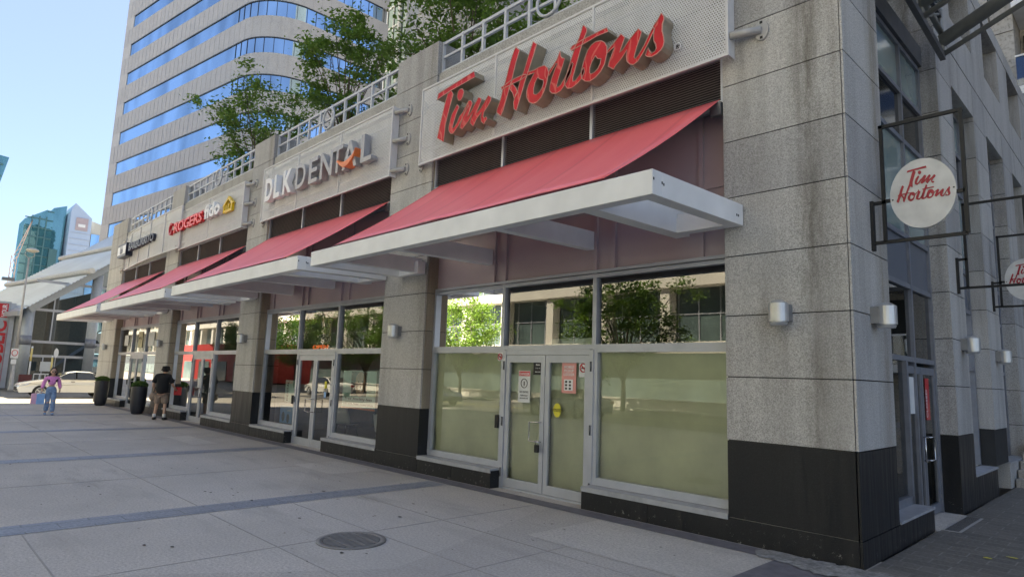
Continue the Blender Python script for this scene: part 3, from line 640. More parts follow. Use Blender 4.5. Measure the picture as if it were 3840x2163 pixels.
# ---------------------------------------------------------------- canopies and awnings
CAN = [(-10.43, -3.383), (-18.16, -10.94), (-25.96, -18.76), (-34.08, -26.58)]
names_sign = ['under the script sign at the corner', 'under the grey dental letters', 'under the yellow and white phone shop sign', 'at the far end beside the glass hall']
for i, (x0, x1) in enumerate(CAN):
    t = thing('canopy', 'white painted steel canopy frame '+names_sign[i], 'canopy', ((x0+x1)/2, 6.2, 3.6), 'white steel canopies over the shopfronts')
    yF, yB, zb, zt = 5.139, 7.05, 3.57, 3.826; wB = .17
    dz = .05                                             # the frame rises slightly toward the wall
    def bx(m, xa, xb, ya, yb, za, zc):
        f = lambda y: dz*(y-yF)/(yB-yF)
        m.add([(xa,ya,za+f(ya)),(xb,ya,za+f(ya)),(xb,yb,za+f(yb)),(xa,yb,za+f(yb)),(xa,ya,zc+f(ya)),(xb,ya,zc+f(ya)),(xb,yb,zc+f(yb)),(xa,yb,zc+f(yb))], [(0,3,2,1),(4,5,6,7),(0,1,5,4),(1,2,6,5),(2,3,7,6),(3,0,4,7)])
    m = MB(); bx(m, x0, x1, yF, yF+wB, zb, zt); m.build('front_beam', M['white_paint'], t, bevel=.006)
    for a, b in ((x0, x0+wB), (x1-wB, x1)):
        m = MB(); bx(m, a, b, yF+wB+.001, yB, zb, zt); m.build('end_beam', M['white_paint'], t, bevel=.006)
    m = MB(); bx(m, x1-wB-.62, x1-wB-.001, yB-wB, yB-.001, zb, zt-.02); m.build('back_beam', M['white_paint'], t); m = MB(); bx(m, x0+wB+.001, x0+wB+.62, yB-wB, yB-.001, zb, zt-.02); m.build('back_beam', M['white_paint'], t)
    w_ = x1-x0
    xr = [x1-.86, x1-2.50, x1-4.72, x1-6.45] if i == 0 else [x1-.86, x1-2.6, x1-4.75, x1-6.4]
    for k, x in enumerate(xr):
        m = MB(); bx(m, x-.13 if k == 0 else x-.06, x+.07, yF+wB+.002, 7.30 if (k and k < 3) else (7.20 if k == 0 else 7.06), zb+.0 if k == 0 else zb+.04, zt+.06)
        m.build('rafter', M['white_paint'], t, bevel=.005)
    if i < 4:
        m = MB()
        for yy, zz in ((yF+.02, .16), (yF+.17, .15), (yF+.20, .14), (yB-.12, .15), (yB-.16, .15)): m.lathe([(.012, 0), (.012, .01)], 0, 0, 8) if False else m.box(x1, x1+.004, yy-.009, yy+.009, zb+zz-.013, zb+zz+.013)
        m.build('bolt_hole', M['black'], t)
    # awning: sagging vinyl sheet between the canopy and a roller under the louvre
    bx0, bx1 = BAY[i]
    lab = ['bright red sloping awning nearest the corner pillar', 'red sloping awning below the dental letters', 'pinkish red sloping awning below the phone shop sign', 'small faded red awning farthest from the corner']
    a = thing('awning', lab[i], 'awning', ((x0+x1)/2, 6.2, 4.5), 'red vinyl awnings above the canopies')
    tl, tr = (bx0+.25, bx1-.05); bl, br = x0+.66, x1-.66
    m = MB(); m.smooth = True; nx, ny = 24, 10; vs = []
    for j in range(ny+1):
        v = j/ny
        for k in range(nx+1):
            u = k/nx; xa = bl+(br-bl)*u; xb = tl+(tr-tl)*u; x = xa+(xb-xa)*v
            y = 5.22+(7.10-5.22)*v; z = 3.885+(5.30-3.885)*v - .05*math.sin(math.pi*v) + .012*math.sin(u*17+v*3)*(1-v)*math.sin(u*3.14)
            vs.append((x, y, z))
    m.add(vs, [(j*(nx+1)+k, j*(nx+1)+k+1, (j+1)*(nx+1)+k+1, (j+1)*(nx+1)+k) for j in range(ny) for k in range(nx)])
    o = m.build('fabric', M['awning'], a); sm = o.modifiers.new('s', 'SOLIDIFY'); sm.thickness = .004
    m = MB(); m.tube([(bl, 5.215, 3.868), (br, 5.215, 3.868)], .014, 6); m.build('front_bar', M['maroon'], a)
    m = MB(); m.tube([(tl, 7.115, 5.19), (bx1-.03, 7.115, 5.19)], .05, 10); m.build('roller', M['alu_dk'], a)
    for qa, qb in ((bx1-.16, bx1-.02), (bx0+.03, bx0+.14)): m = MB(); m.box(qa, qb, 7.06, 7.13, 5.09, 5.26); m.build('roller_bracket', M['alu_dk'], a)

# ---------------------------------------------------------------- signs
SG = [(-9.826, -3.456), (-17.176, -10.83), (-24.1, -18.501)]
def bracket_arm(t, xa, ya, xb, z, ):
    m = MB(); m.tube([(xa, ya, z), (xb, YP-.03, z)], .048, 10); m.build('arm', M['tube_grey'], t)
    m = MB(); n = 16; s_ = m.smooth; b = [(xb+.085*math.cos(2*math.pi*k/n), YP-.028, z+.13*math.sin(2*math.pi*k/n)) for k in range(n)]
    c = [(x, YP-.001, zz) for x, y, zz in b]; m.add(b+c, [list(range(n)), list(range(2*n-1, n-1, -1))]+[(k, (k+1) % n, n+(k+1) % n, n+k) for k in range(n)])
    fl = m.build('flange', M['tube_grey'], t)
    m = MB(); m.box(xb-.016, xb+.016, YP-.034, YP-.0285, z+.082, z+.112); m.box(xb-.016, xb+.016, YP-.034, YP-.0285, z-.112, z-.082); m.build('bolt', M['black'], fl)
def sign_panel(t, x0, x1, z0, z1, y=6.90, n=3, ret=True):
    quad((x0+.02, y, z0+.02), (x1-.02, y, z0+.02), (x1-.02, y, z1-.02), (x0+.02, y, z1-.02)).build('panel', M['perf'], t)
    m = MB(); w_ = .035
    m.box(x0, x1, y-.012, y+.03, z0, z0+w_); m.box(x0, x1, y-.012, y+.03, z1-w_, z1)
    for k in range(n+1):
        x = x0+(x1-x0)*k/n; x = min(max(x, x0+w_/2), x1-w_/2); m.box(x-w_/2, x+w_/2, y-.014, y+.028, z0+w_, z1-w_)
    if ret: m.box(x1-.012, x1, y+.031, y+.15, z0, z1)
    m.build('frame', M['perf_frame'], t)
    m = MB()
    for z in (z0+.3, z1-.35): m.tube([(x0+.1, y+.09, z), (x1-.1, y+.09, z)], .03, 6)
    m.build('support_tube', M['tube_grey'], t)
t = thing('shop_sign', 'perforated silver sign panel with large red script letters near the corner pillar', 'sign', (-6.6, 6.9, 6.5), 'perforated sign panels above the awnings')
sign_panel(t, -9.826, -3.456, 5.738, 7.285, n=3)
for z in (7.25, 6.0): bracket_arm(t, -3.46, 6.94, -3.12, z)
for z in (7.0, 6.45, 5.82): bracket_arm(t, -9.80, 6.94, -10.0, z)
LETTERS = [('T',[(0,[(-9.021,6.755),(-8.988,6.866),(-7.998,6.966),(-7.965,6.853),(-8.627,6.811),(-8.946,6.771)]),(0,[(-8.713,6.77),(-8.619,6.817),(-8.551,6.72),(-8.655,6.44),(-8.734,6.193),(-8.763,5.885),(-8.96,6.005),(-8.882,6.288),(-8.782,6.596)])]),('i',[(0,[(-8.42,6.723),(-8.375,6.757),(-8.296,6.742),(-8.252,6.67),(-8.277,6.583),(-8.329,6.541),(-8.392,6.555),(-8.437,6.632)]),(0,[(-8.428,6.496),(-8.367,6.42),(-8.438,6.314),(-8.499,6.172),(-8.524,6.084),(-8.476,6.082),(-8.41,6.137),(-8.339,6.244),(-8.25,6.302),(-8.137,6.436),(-8.102,6.374),(-8.244,6.217),(-8.359,6.082),(-8.501,5.977),(-8.565,5.989),(-8.63,6.059),(-8.633,6.145),(-8.567,6.34)])]),('m',[(0,[(-8.116,6.466),(-8.047,6.451),(-8.005,6.387),(-8.052,6.297),(-8.119,6.172),(-8.033,6.24),(-7.854,6.449),(-7.786,6.408),(-7.776,6.359),(-7.856,6.24),(-7.881,6.176),(-7.782,6.229),(-7.599,6.407),(-7.525,6.344),(-7.53,6.295),(-7.596,6.225),(-7.69,6.142),(-7.715,6.069),(-7.677,6.028),(-7.642,6.048),(-7.604,6.003),(-7.685,5.93),(-7.753,5.989),(-7.769,6.064),(-7.763,6.153),(-7.874,6.073),(-7.955,5.958),(-8.05,6.045),(-8.039,6.098),(-7.972,6.212),(-8.113,6.077),(-8.252,5.99),(-8.317,6.039),(-8.298,6.107),(-8.231,6.245),(-8.177,6.354)])]),('H',[(0,[(-6.972,7.034),(-6.887,6.947),(-6.959,6.766),(-7.041,6.492),(-7.102,6.35),(-7.15,6.214),(-7.223,6.025),(-7.275,5.954),(-7.371,6.037),(-7.373,6.088),(-7.29,6.247),(-7.243,6.415),(-7.187,6.529),(-7.11,6.778),(-7.011,6.997)]),(0,[(-7.287,6.449),(-7.197,6.461),(-7.041,6.497),(-6.814,6.502),(-6.735,6.49),(-6.695,6.462),(-6.85,6.425),(-7.017,6.424),(-7.174,6.413),(-7.271,6.403)]),(0,[(-6.588,6.987),(-6.503,6.91),(-6.566,6.757),(-6.66,6.544),(-6.707,6.442),(-6.755,6.339),(-6.801,6.207),(-6.884,6.006),(-6.908,5.944),(-6.969,5.986),(-6.988,6.096),(-6.953,6.194),(-6.902,6.258),(-6.85,6.419),(-6.777,6.544),(-6.671,6.804)]),(0,[(-7.092,6.417),(-7.017,6.419),(-6.939,6.329),(-6.897,6.236),(-6.971,6.16),(-7.017,6.274),(-7.103,6.371)])]),('o',[(0,[(-6.684,6.513),(-6.556,6.494),(-6.443,6.509),(-6.331,6.5),(-6.262,6.438),(-6.235,6.352),(-6.25,6.272),(-6.266,6.201),(-6.305,6.1),(-6.374,5.998),(-6.459,5.948),(-6.546,5.945),(-6.637,6.001),(-6.692,6.095),(-6.697,6.194),(-6.662,6.29),(-6.601,6.368),(-6.541,6.45),(-6.631,6.456),(-6.695,6.457)]),(1,[(-6.462,6.351),(-6.423,6.31),(-6.348,6.271),(-6.334,6.223),(-6.356,6.154),(-6.415,6.096),(-6.489,6.076),(-6.54,6.106),(-6.543,6.184),(-6.522,6.274)])]),('r',[(0,[(-6.235,6.362),(-6.078,6.497),(-6.012,6.624),(-5.997,6.534),(-5.973,6.498),(-5.916,6.468),(-5.946,6.386),(-6.022,6.216),(-6.063,6.089),(-6.047,6.054),(-5.983,6.073),(-5.905,6.158),(-5.839,6.247),(-5.774,6.363),(-5.751,6.327),(-5.792,6.195),(-5.891,6.062),(-5.98,5.98),(-6.073,5.967),(-6.157,5.997),(-6.206,6.05),(-6.203,6.134),(-6.165,6.244),(-6.098,6.372),(-6.067,6.437),(-6.089,6.454),(-6.227,6.297)])]),('t',[(0,[(-5.56,6.855),(-5.502,6.777),(-5.506,6.727),(-5.555,6.643),(-5.594,6.546),(-5.643,6.41),(-5.701,6.242),(-5.749,6.105),(-5.748,6.053),(-5.706,6.048),(-5.635,6.101),(-5.545,6.198),(-5.533,6.126),(-5.592,6.036),(-5.673,5.987),(-5.766,5.957),(-5.851,5.975),(-5.896,6.041),(-5.908,6.088),(-5.879,6.182),(-5.819,6.334),(-5.749,6.5),(-5.71,6.598),(-5.649,6.679),(-5.61,6.776),(-5.581,6.85)]),(0,[(-5.81,6.582),(-5.774,6.613),(-5.69,6.62),(-5.545,6.639),(-5.187,6.653),(-5.143,6.653),(-5.118,6.585),(-5.323,6.589),(-5.554,6.561),(-5.646,6.557),(-5.73,6.553),(-5.782,6.542)])]),('o',[(0,[(-5.341,6.512),(-5.242,6.495),(-5.174,6.441),(-5.134,6.36),(-5.132,6.261),(-5.168,6.126),(-5.234,6.034),(-5.33,5.975),(-5.429,5.95),(-5.509,5.976),(-5.572,6.03),(-5.594,6.104),(-5.576,6.208),(-5.538,6.322),(-5.479,6.436),(-5.42,6.491)]),(1,[(-5.337,6.301),(-5.296,6.245),(-5.237,6.224),(-5.251,6.146),(-5.293,6.087),(-5.352,6.057),(-5.411,6.052),(-5.437,6.085),(-5.433,6.159),(-5.395,6.238)])]),('n',[(0,[(-5.132,6.298),(-5.022,6.372),(-4.898,6.464),(-4.835,6.389),(-4.847,6.357),(-4.895,6.252),(-4.915,6.198),(-4.862,6.225),(-4.773,6.315),(-4.614,6.433),(-4.562,6.367),(-4.577,6.312),(-4.635,6.185),(-4.678,6.052),(-4.666,6.016),(-4.619,6.045),(-4.525,6.152),(-4.449,6.27),(-4.381,6.363),(-4.361,6.327),(-4.441,6.19),(-4.54,6.052),(-4.618,5.967),(-4.689,5.946),(-4.745,5.969),(-4.794,6.029),(-4.807,6.112),(-4.796,6.194),(-4.901,6.088),(-4.983,6.03),(-5.016,5.99),(-5.111,6.066),(-5.095,6.127),(-5.012,6.288),(-5.013,6.317),(-5.123,6.269)])]),('s',[(0,[(-4.26,6.51),(-4.223,6.453),(-4.216,6.408),(-4.242,6.35),(-4.245,6.254),(-4.223,6.163),(-4.215,6.092),(-4.23,6.036),(-4.267,5.995),(-4.334,5.964),(-4.402,5.954),(-4.463,5.976),(-4.501,6.01),(-4.479,6.065),(-4.456,6.098),(-4.44,6.051),(-4.402,6.002),(-4.357,6.014),(-4.334,6.047),(-4.342,6.105),(-4.372,6.165),(-4.376,6.236),(-4.364,6.328),(-4.384,6.371),(-4.313,6.44)])])]

def script_letter(name, polys, mats, t, fx, fz, yf, yb, side=1):
    m = MB(); i = 0; k = 0
    while i < len(polys):
        loops = [polys[i][1]]; i += 1
        while i < len(polys) and polys[i][0] == 1: loops.append(polys[i][1]); i += 1
        m.prism([[(fx(a), fz(b)) for a, b in l] for l in loops], lambda a, c, d: (a, d, c), yf-.0015*k, yb+.0015*k, None); k += 1
    nf = len(m.f)
    # front cap faces keep material 0, everything else gets the return colour
    for q, f in enumerate(m.f):
        ys = [m.v[v][1] for v in f]; m.m[q] = 0 if max(ys) < (yf+yb)/2 else 1
    lt_ = m.build(name, mats, t)
    tr_ = MB()
    for h_, l_ in polys:
        q_ = [(fx(a), yf-.004, fz(b)) for a, b in l_]; tr_.tube(q_+[q_[0]], .0075, 4, cap=False)
    tr_.build('edge_trim', M['trim'], lt_); return lt_
for n_, polys in LETTERS:
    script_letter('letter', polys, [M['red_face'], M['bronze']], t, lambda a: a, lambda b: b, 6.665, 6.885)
m = MB(); m.tube([(-4.15+.045*math.cos(a*math.pi/8), 6.875, 6.09+.045*math.sin(a*math.pi/8)) for a in range(17)], .008, 5, cap=False); m.build('trademark_ring', M['white'], t)
text_obj('trademark_letter', 'R', -4.15, 6.873, 6.065, .07, [M['joint']], t, .002, .001, 'CENTER')

t = thing('shop_sign', 'perforated silver sign panel with grey dental letters and an orange smile', 'sign', (-14, 6.9, 6.5), 'perforated sign panels above the awnings')
sign_panel(t, -17.176, -10.83, 5.738, 7.252)
for z in (7.12, 6.5, 5.86): bracket_arm(t, -10.83, 6.94, -10.5, z)
for z in (7.1, 6.5, 5.8): bracket_arm(t, -17.17, 6.94, -17.4, z)
for ch, x, wd, mt, off in (('D', -16.57, .44, 'white', .032), ('L', -16.02, .34, 'white', .032), ('K', -15.50, .50, 'white', .032), ('D', -14.78, .52, 'dlk_face', .012), ('E', -14.08, .42, 'dlk_face', .012), ('N', -13.52, .56, 'dlk_face', .012), ('T', -12.95, .44, 'dlk_face', .012), ('A', -12.50, .62, 'dlk_face', .012), ('L', -11.72, .42, 'dlk_face', .012)):
    text_obj('letter', ch, x, 6.79, 6.165, .9, [M[mt], M['silver'] if off < .03 else M['blue_side']], t, .075, off, width=wd, height=.63)
m = MB(); pts = [(-12.62+.72*k/12, 6.27+.16*((k/12-.42)/.5)**2+(.05 if k == 12 else 0)) for k in range(13)]
for k in range(12):
    wA = .018+.045*math.sin(math.pi*k/12); wB_ = .018+.045*math.sin(math.pi*(k+1)/12); (xa, za), (xb, zb) = pts[k], pts[k+1]
    m.prism([[(xa, za-wA), (xb, zb-wB_), (xb, zb+wB_), (xa, za+wA)]], lambda a, c, d: (a, d, c), 6.672, 6.88)
m.prism([[(-12.68, 6.40), (-12.60, 6.34), (-12.57, 6.38), (-12.65, 6.44)]], lambda a, c, d: (a, d, c), 6.671, 6.88)
m.build('smile', M['orange'], t)

M['red_br'] = plain('bright_red_acrylic', (.80, .05, .05), .3)
t = thing('shop_sign', 'perforated sign panel with red letters beside white and yellow phone shop letters', 'sign', (-21.3, 6.9, 6.5), 'perforated sign panels above the awnings')
sign_panel(t, -24.15, -18.50, 5.80, 7.19, n=2)
for z in (7.08, 6.5, 5.9): bracket_arm(t, -18.5, 6.94, -18.1, z)
x = -24.62
m = MB()
for r0, r1, y in ((.155, .23, 6.73),):
    pts = [((-24.72+r1*math.cos(a*math.pi/12)*.8), 6.62+r1*math.sin(a*math.pi/12)) for a in range(3, 24)]
    pin = [((-24.72+r0*math.cos(a*math.pi/12)*.8), 6.62+r0*math.sin(a*math.pi/12)) for a in range(23, 2, -1)]
    m.prism([pts+pin], lambda a, c, d: (a, d, c), y, 6.88)
m.build('swirl_emblem', M['red'], t)
text_obj('letter', 'ROGERS', -24.42, 6.78, 6.43, .5, [M['red_br'], M['red']], t, .02, .012, width=2.85, height=.36)
text_obj('letter_backing', 'ROGERS', -24.42, 6.84, 6.43, .5, [M['red'], M['red']], t, .03, .028, width=2.91, height=.41)
text_obj('letter', 'fido', -21.25, 6.79, 6.42, .55, [M['white'], M['silver']], t, .07, .02, width=1.35, height=.46)
m = MB(); hx, hz = -19.48, 6.40
for lo in ([(hx-.34, hz), (hx-.34, hz+.22), (hx-.44, hz+.22), (hx, hz+.50), (hx+.44, hz+.22), (hx+.34, hz+.22), (hx+.34, hz)],): m.prism([lo, [(hx-.26, hz+.0+.08), (hx-.26, hz+.24), (hx, hz+.40), (hx+.26, hz+.24), (hx+.26, hz+.08)]], lambda a, c, d: (a, d, c), 6.80, 6.88)
m.box(hx-.12, hx-.06, 6.795, 6.88, hz+.07, hz+.22); m.box(hx+.06, hx+.12, 6.795, 6.88, hz+.07, hz+.26)
m.build('house_emblem', M['yellow'], t)

# fourth sign: gently curved panels, dark letters
t = thing('shop_sign', 'curved perforated sign panel with dark navy letters at the far end', 'sign', (-28.5, 6.8, 6.5), 'perforated sign panels above the awnings')
CV = [(-23.85, 6.84), (-25.6, 6.80), (-27.4, 6.80), (-29.1, 6.86), (-30.8, 6.95), (-31.9, 7.03)]
m = MB()
for (xa, ya), (xb, yb) in zip(CV[:-1], CV[1:]): m.add([(xa, ya, 5.86), (xb, yb, 5.86), (xb, yb, 7.36), (xa, ya, 7.36)], [(0, 1, 2, 3)])
m.build('panel', M['perf'], t)
m = MB()
for (xa, ya), (xb, yb) in zip(CV[:-1], CV[1:]):
    for z in (5.86, 7.36): m.beam((xa, ya-.01, z), (xb, yb-.01, z), .03, .04)
for xa, ya in CV: m.beam((xa, ya-.012, 5.84), (xa, ya-.012, 7.38), .045, .03, (1, 0, 0))
m.build('frame', M['perf_frame'], t)
bracket_arm(t, -24.2, 6.86, -24.9, 5.95); bracket_arm(t, -31.9, 7.0, -32.7, 5.92); bracket_arm(t, -31.9, 7.0, -32.7, 7.2)
m = MB(); m.box(-31.7, -30.35, 6.66, 6.93, 6.30, 6.86); m.build('logo_box', M['navy'], t)
m = MB(); m.box(-31.66, -30.39, 6.652, 6.659, 6.40, 6.76); m.build('logo_field', M['white'], t)
text_obj('logo_letter', 'bb', -31.02, 6.645, 6.44, .40, [M['navy']], t, .003, .02, 'CENTER')
text_obj('letter', 'BARBURRITO', -30.1, 6.76, 6.45, .5, [M['navy'], M['navy']], t, .07, .015, width=3.5, height=.32)

# ---------------------------------------------------------------- wall lamps
def wall_lamp(x, y, z, nx, ny, label, proto=[None]):
    if proto[0] is None:
        t = thing('wall_lamp', label, 'wall lamp', (0, 0, 0), 'cylinder wall lamps on the pillars')
        m = MB(); m.box(-.10, .10, -.085, 0, -.09, .09); m.build('mounting_plate', M['lamp_side'], t)
        m = MB(); m.lathe([(.05, .135), (.098, .105), (.105, .10), (.105, -.10), (.09, -.10), (.09, -.108), (.095, -.112), (.085, -.135), (.02, -.135)][::-1], 0, -.13, 24, smooth=False); m.build('shade', M['lamp_metal'], t)
        m = MB(); m.lathe([(.088, -.1365), (.0, -.1366)], 0, -.13, 20, cap=False); m.build('diffuser', M['white'], t)
        proto[0] = t; o = t
    else:
        o = copy_tree(proto[0]); o['label'] = label
    o.location = (x, y, z); o.rotation_euler = (0, 0, math.atan2(nx, -ny)); return o
wall_lamp(-2.95, YP, 2.56, 0, -1, 'brushed metal wall lamp on the front of the corner pillar')
wall_lamp(XS, 7.72, 2.56, 1, 0, 'brushed metal wall lamp on the side face of the corner pillar')
wall_lamp(-10.45, YP, 2.57, 0, -1, 'grey wall lamp on the pillar between the papered shop and the dental shop')
wall_lamp(-17.9, YP, 2.57, 0, -1, 'grey wall lamp on the pillar left of the dental shop windows')
wall_lamp(-25.5, YP, 2.55, 0, -1, 'wall lamp on the pillar behind the man in black')
wall_lamp(-33.6, YP, 2.5, 0, -1, 'farthest wall lamp, on the beige end pillar by the glass hall')
wall_lamp(XS, 12.05, 2.5, 1, 0, 'wall lamp on the side street pillar just past the side door')
wall_lamp(XS, 14.85, 2.45, 1, 0, 'small wall lamp on the third pillar along the side street')

# ---------------------------------------------------------------- projecting signs on the side wall
def squares(t, Y, y_, disc, label):
    pass
def hang_sign(Y, label, disc=True, kind='sign'):
    t = thing('projecting_sign', label, kind, (XS, Y, 3.6), 'black square-frame projecting signs on the side wall')
    m = MB(); b = .018
    def bar(x0, z0, x1, z1): m.beam((x0, Y, z0), (x1, Y, z1), b*2, b*2, (0, 1, 0))
    m.box(XS, XS+.035, Y-.03, Y+.03, 3.30, 3.87)
    bar(XS+.03, 3.84, XS+.16, 3.84) ; bar(XS+.03, 3.385, -1.33, 3.385)
    bar(-2.09, 3.385, -2.09, 4.74); bar(-1.33, 3.385, -1.33, 4.70); bar(-2.112, 4.72, -1.308, 4.72)
    if disc: bar(-2.09, 3.85, -2.0, 3.85); bar(-1.42, 3.84, -1.33, 3.84)
    m.build('frame', M['black'], t)
    if disc:
        m = MB(); n = 40; rr = .385; cx, cz = -1.71, 3.875
        b_ = [(cx+rr*.80*math.cos(2*math.pi*k/n), Y-.03, cz+rr*math.sin(2*math.pi*k/n)) for k in range(n)]; c_ = [(x, Y+.03, z) for x, y, z in b_]
        m.add(b_+c_, [list(range(n)), list(range(2*n-1, n-1, -1))]+[(k, (k+1) % n, n+(k+1) % n, n+k) for k in range(n)])
        m.build('disc', M['sign_white'], t)
        # two lines of red script
        def put(idx, x_c, z_b, wid):
            xs = [a for i in idx for h, l in LETTERS[i][1] for a, b in l]; zb = 5.95; s_ = wid/(max(xs)-min(xs)); x0 = min(xs)
            for i in idx:
                pl = LETTERS[i][1]
                mm = MB(); q = 0; k = 0
                while q < len(pl):
                    loops = [pl[q][1]]; q += 1
                    while q < len(pl) and pl[q][0] == 1: loops.append(pl[q][1]); q += 1
                    mm.prism([[(x_c-wid/2+(a-x0)*s_, z_b+(b-zb)*s_*1.12) for a, b in l] for l in loops], lambda a, c, d: (a, d, c), Y-.036-.0004*k, Y-.0305); k += 1
                mm.build('letter', M['red_dk'], t)
        put([0, 1, 2], -1.71, 3.965, .265); put([3, 4, 5, 6, 7, 8, 9], -1.705, 3.80, .50)
        m = MB(); m.box(-2.0, -1.985, Y-.035, Y-.0305, 3.835, 3.85); m.box(-1.43, -1.415, Y-.035, Y-.0305, 3.875, 3.89); m.build('rivet', M['black'], t)
    return t
M['sign_white'] = plain('white_disc', (.62, .62, .60), .5, 0, .12, 5); M['red_dk'] = plain('dark_red_print', (.36, .01, .03), .4)
hang_sign(7.80, 'round white sign with dark red script in a black frame on the corner pillar')
hang_sign(11.96, 'empty black square frame bracket past the first round sign', disc=False, kind='sign frame')
hang_sign(14.87, 'second round white script sign, partly cut off at the right edge')

# ---------------------------------------------------------------- steel truss canopy over the side entrance (cut by the top edge)
t = thing('entrance_truss', 'grey steel tube truss canopy projecting from the side wall above the round sign', 'truss canopy', (-1.5, 9.6, 6.9))
m = MB()
m.beam((-2.0, 7.6, 6.93), (-2.0, 10.75, 6.71), .07, .10); m.beam((-2.0, 7.6, 7.5), (-2.0, 10.75, 7.35), .05, .06)
m.build('bottom_rail', M['alu_dk'], t)
for y, z in ((10.73, 6.71), (9.61, 6.81), (8.5, 6.88)):
    m = MB(); m.tube([(-2.0, y, z), (-2.0, y, z+.75)], .035, 8); m.tube([(-2.0, y, z+.25), (2.8, y-.6, z+2.15)], .10, 12); m.tube([(-2.0, y, z+.03), (3.2, y-.5, z+2.0)], .04, 8); m.build('strut', M['truss'] if 'truss' in M else M.setdefault('truss', plain('truss_paint', (.30, .305, .29), .45, .3)), t)
m = MB(); m.tube([(-2.0, 7.6, 7.3), (-2.0, 10.7, 7.1)], .04, 8); m.tube([(-2.0, 9.61, 6.85), (-2.0, 10.73, 7.4)], .025, 6); m.build('web_tube', M['truss'], t)
m = MB(); m.box(-2.23, -1.9, 7.7, 10.8, 7.62, 7.66); m.build('glass_roof', M['glass_dark'], t)

# ---------------------------------------------------------------- notices on the doors and windows
def notice(x0, x1, z0, z1, mat, label, y=YG-.026, lines=(), cat='notice', nm='notice', group=None):
    t = MB(); t.box(x0, x1, y-.003, y, z0, z1); o = t.build(nm, mat); tag(o, label, cat, group)
    for (body, cx, z, size, m_) in lines: text_obj('print', body, cx, y-.0045, z, size, [m_], o, .0005, .0008, 'CENTER')
    return o
BLK, WH, RD = M['joint'], M['white'], M['red']
o = notice(-7.32, -7.06, 1.37, 1.87, M['paper_lt'], 'white danger notice with red heading on the left door leaf', lines=(('DANGER', -7.19, 1.80, .055, WH), ('NO ENTRY', -7.19, 1.52, .04, BLK), ('Authorized', -7.19, 1.47, .035, BLK), ('personnel only', -7.19, 1.43, .03, BLK)))
m = MB(); m.box(-7.31, -7.07, YG-.0305, YG-.0295, 1.785, 1.86); m.build('heading', M['red'], o)
m = MB(); m.tube([(-7.19+.07*math.cos(a*math.pi/8), YG-.031, 1.67+.07*math.sin(a*math.pi/8)) for a in range(17)], .006, 4, cap=False); m.box(-7.2, -7.18, YG-.032, YG-.03, 1.63, 1.70); m.build('symbol', M['joint'], o)
o = notice(-7.0, -6.80, 1.81, 2.0, M['black'], 'small black notice with white icons at the top of the left door leaf', lines=(('Masks', -6.90, 1.955, .035, WH), ('o  o  o', -6.90, 1.905, .035, WH), ('please  enter', -6.90, 1.85, .022, WH)))
o = notice(-6.40, -6.12, 1.55, 2.02, M['sal'], 'salmon pink mobile pickup poster on the right door leaf', lines=(('MOBILE', -6.26, 1.92, .055, WH), ('PICKUP', -6.26, 1.865, .055, WH), ('LOCKER', -6.26, 1.81, .055, WH)))
m = MB(); m.box(-6.35, -6.18, YG-.031, YG-.0295, 1.59, 1.755); m.build('white_panel', M['white'], o)
m = MB()
for a in (0, 1):
    for b in (0, 1, 2): m.box(-6.33+a*.075, -6.29+a*.075, YG-.0325, YG-.0312, 1.605+b*.05, 1.635+b*.05)
m.build('icon', M['joint'], o)
def nosmoke(cx, cz, r, label, y=YG-.026, pw=.09, ph=.12):
    o = notice(cx-pw, cx+pw, cz-ph, cz+ph, M['paper_lt'], label, y)
    m = MB(); m.tube([(cx+r*math.cos(a*math.pi/8), y-.006, cz+r*math.sin(a*math.pi/8)) for a in range(17)], .009, 4, cap=False); m.beam((cx-r*.7, y-.007, cz+r*.7), (cx+r*.7, y-.007, cz-r*.7), .004, .014, (1, 0, 1)); m.build('prohibition_ring', M['red'], o)
    m = MB(); m.box(cx-r*.6, cx+r*.6, y-.0055, y-.004, cz-.012, cz+.008); m.build('cigarette', M['joint'], o)
nosmoke(-5.985, 1.93, .06, 'no smoking sticker at the top right of the right door leaf', ph=.135, pw=.085)
nosmoke(-7.74, 2.09, .048, 'small no smoking sticker on the frame left of the double door', y=YG-.055, pw=.055, ph=.07)
m = MB(); n = 20
b_ = [(-6.48+.075*math.cos(2*math.pi*k/n), YG-.027, 1.29+.105*math.sin(2*math.pi*k/n)) for k in range(n)]; m.add(b_, [list(range(n))])
o = m.build('caution_sticker', M['poster_y']); tag(o, 'yellow oval caution sticker on the right door leaf', 'sticker')
m = MB(); m.box(-6.575, -6.385, YG-.03, YG-.0285, 1.27, 1.31); m.build('black_band', M['black'], o)
text_obj('print', 'CAUTION', -6.48, YG-.031, 1.276, .038, [M['poster_y']], o, .0004, .001, 'CENTER')
# padlock on the handle
o = thing('padlock', 'black combination padlock hanging from the papered shop door handle', 'padlock', (-6.80, YG-.11, .73))
m = MB(); m.box(-6.84, -6.765, YG-.135, YG-.09, .64, .755); m.build('body', M['black'], o, bevel=.008)
m = MB(); m.tube([(-6.83+.0, YG-.112, .75), (-6.83, YG-.112, .80), (-6.80, YG-.112, .825), (-6.775, YG-.112, .80), (-6.775, YG-.112, .75)], .006, 6); m.build('shackle', M['steel'], o)
# grey-green blind strip above the right part of the door transom
m = MB(); m.box(-6.68, -5.83, YG+.03, YG+.05, 2.272, 2.37); o = m.build('transom_card', M['paper_lt']); tag(o, 'pale green card strip standing behind the glass above the door', 'card')
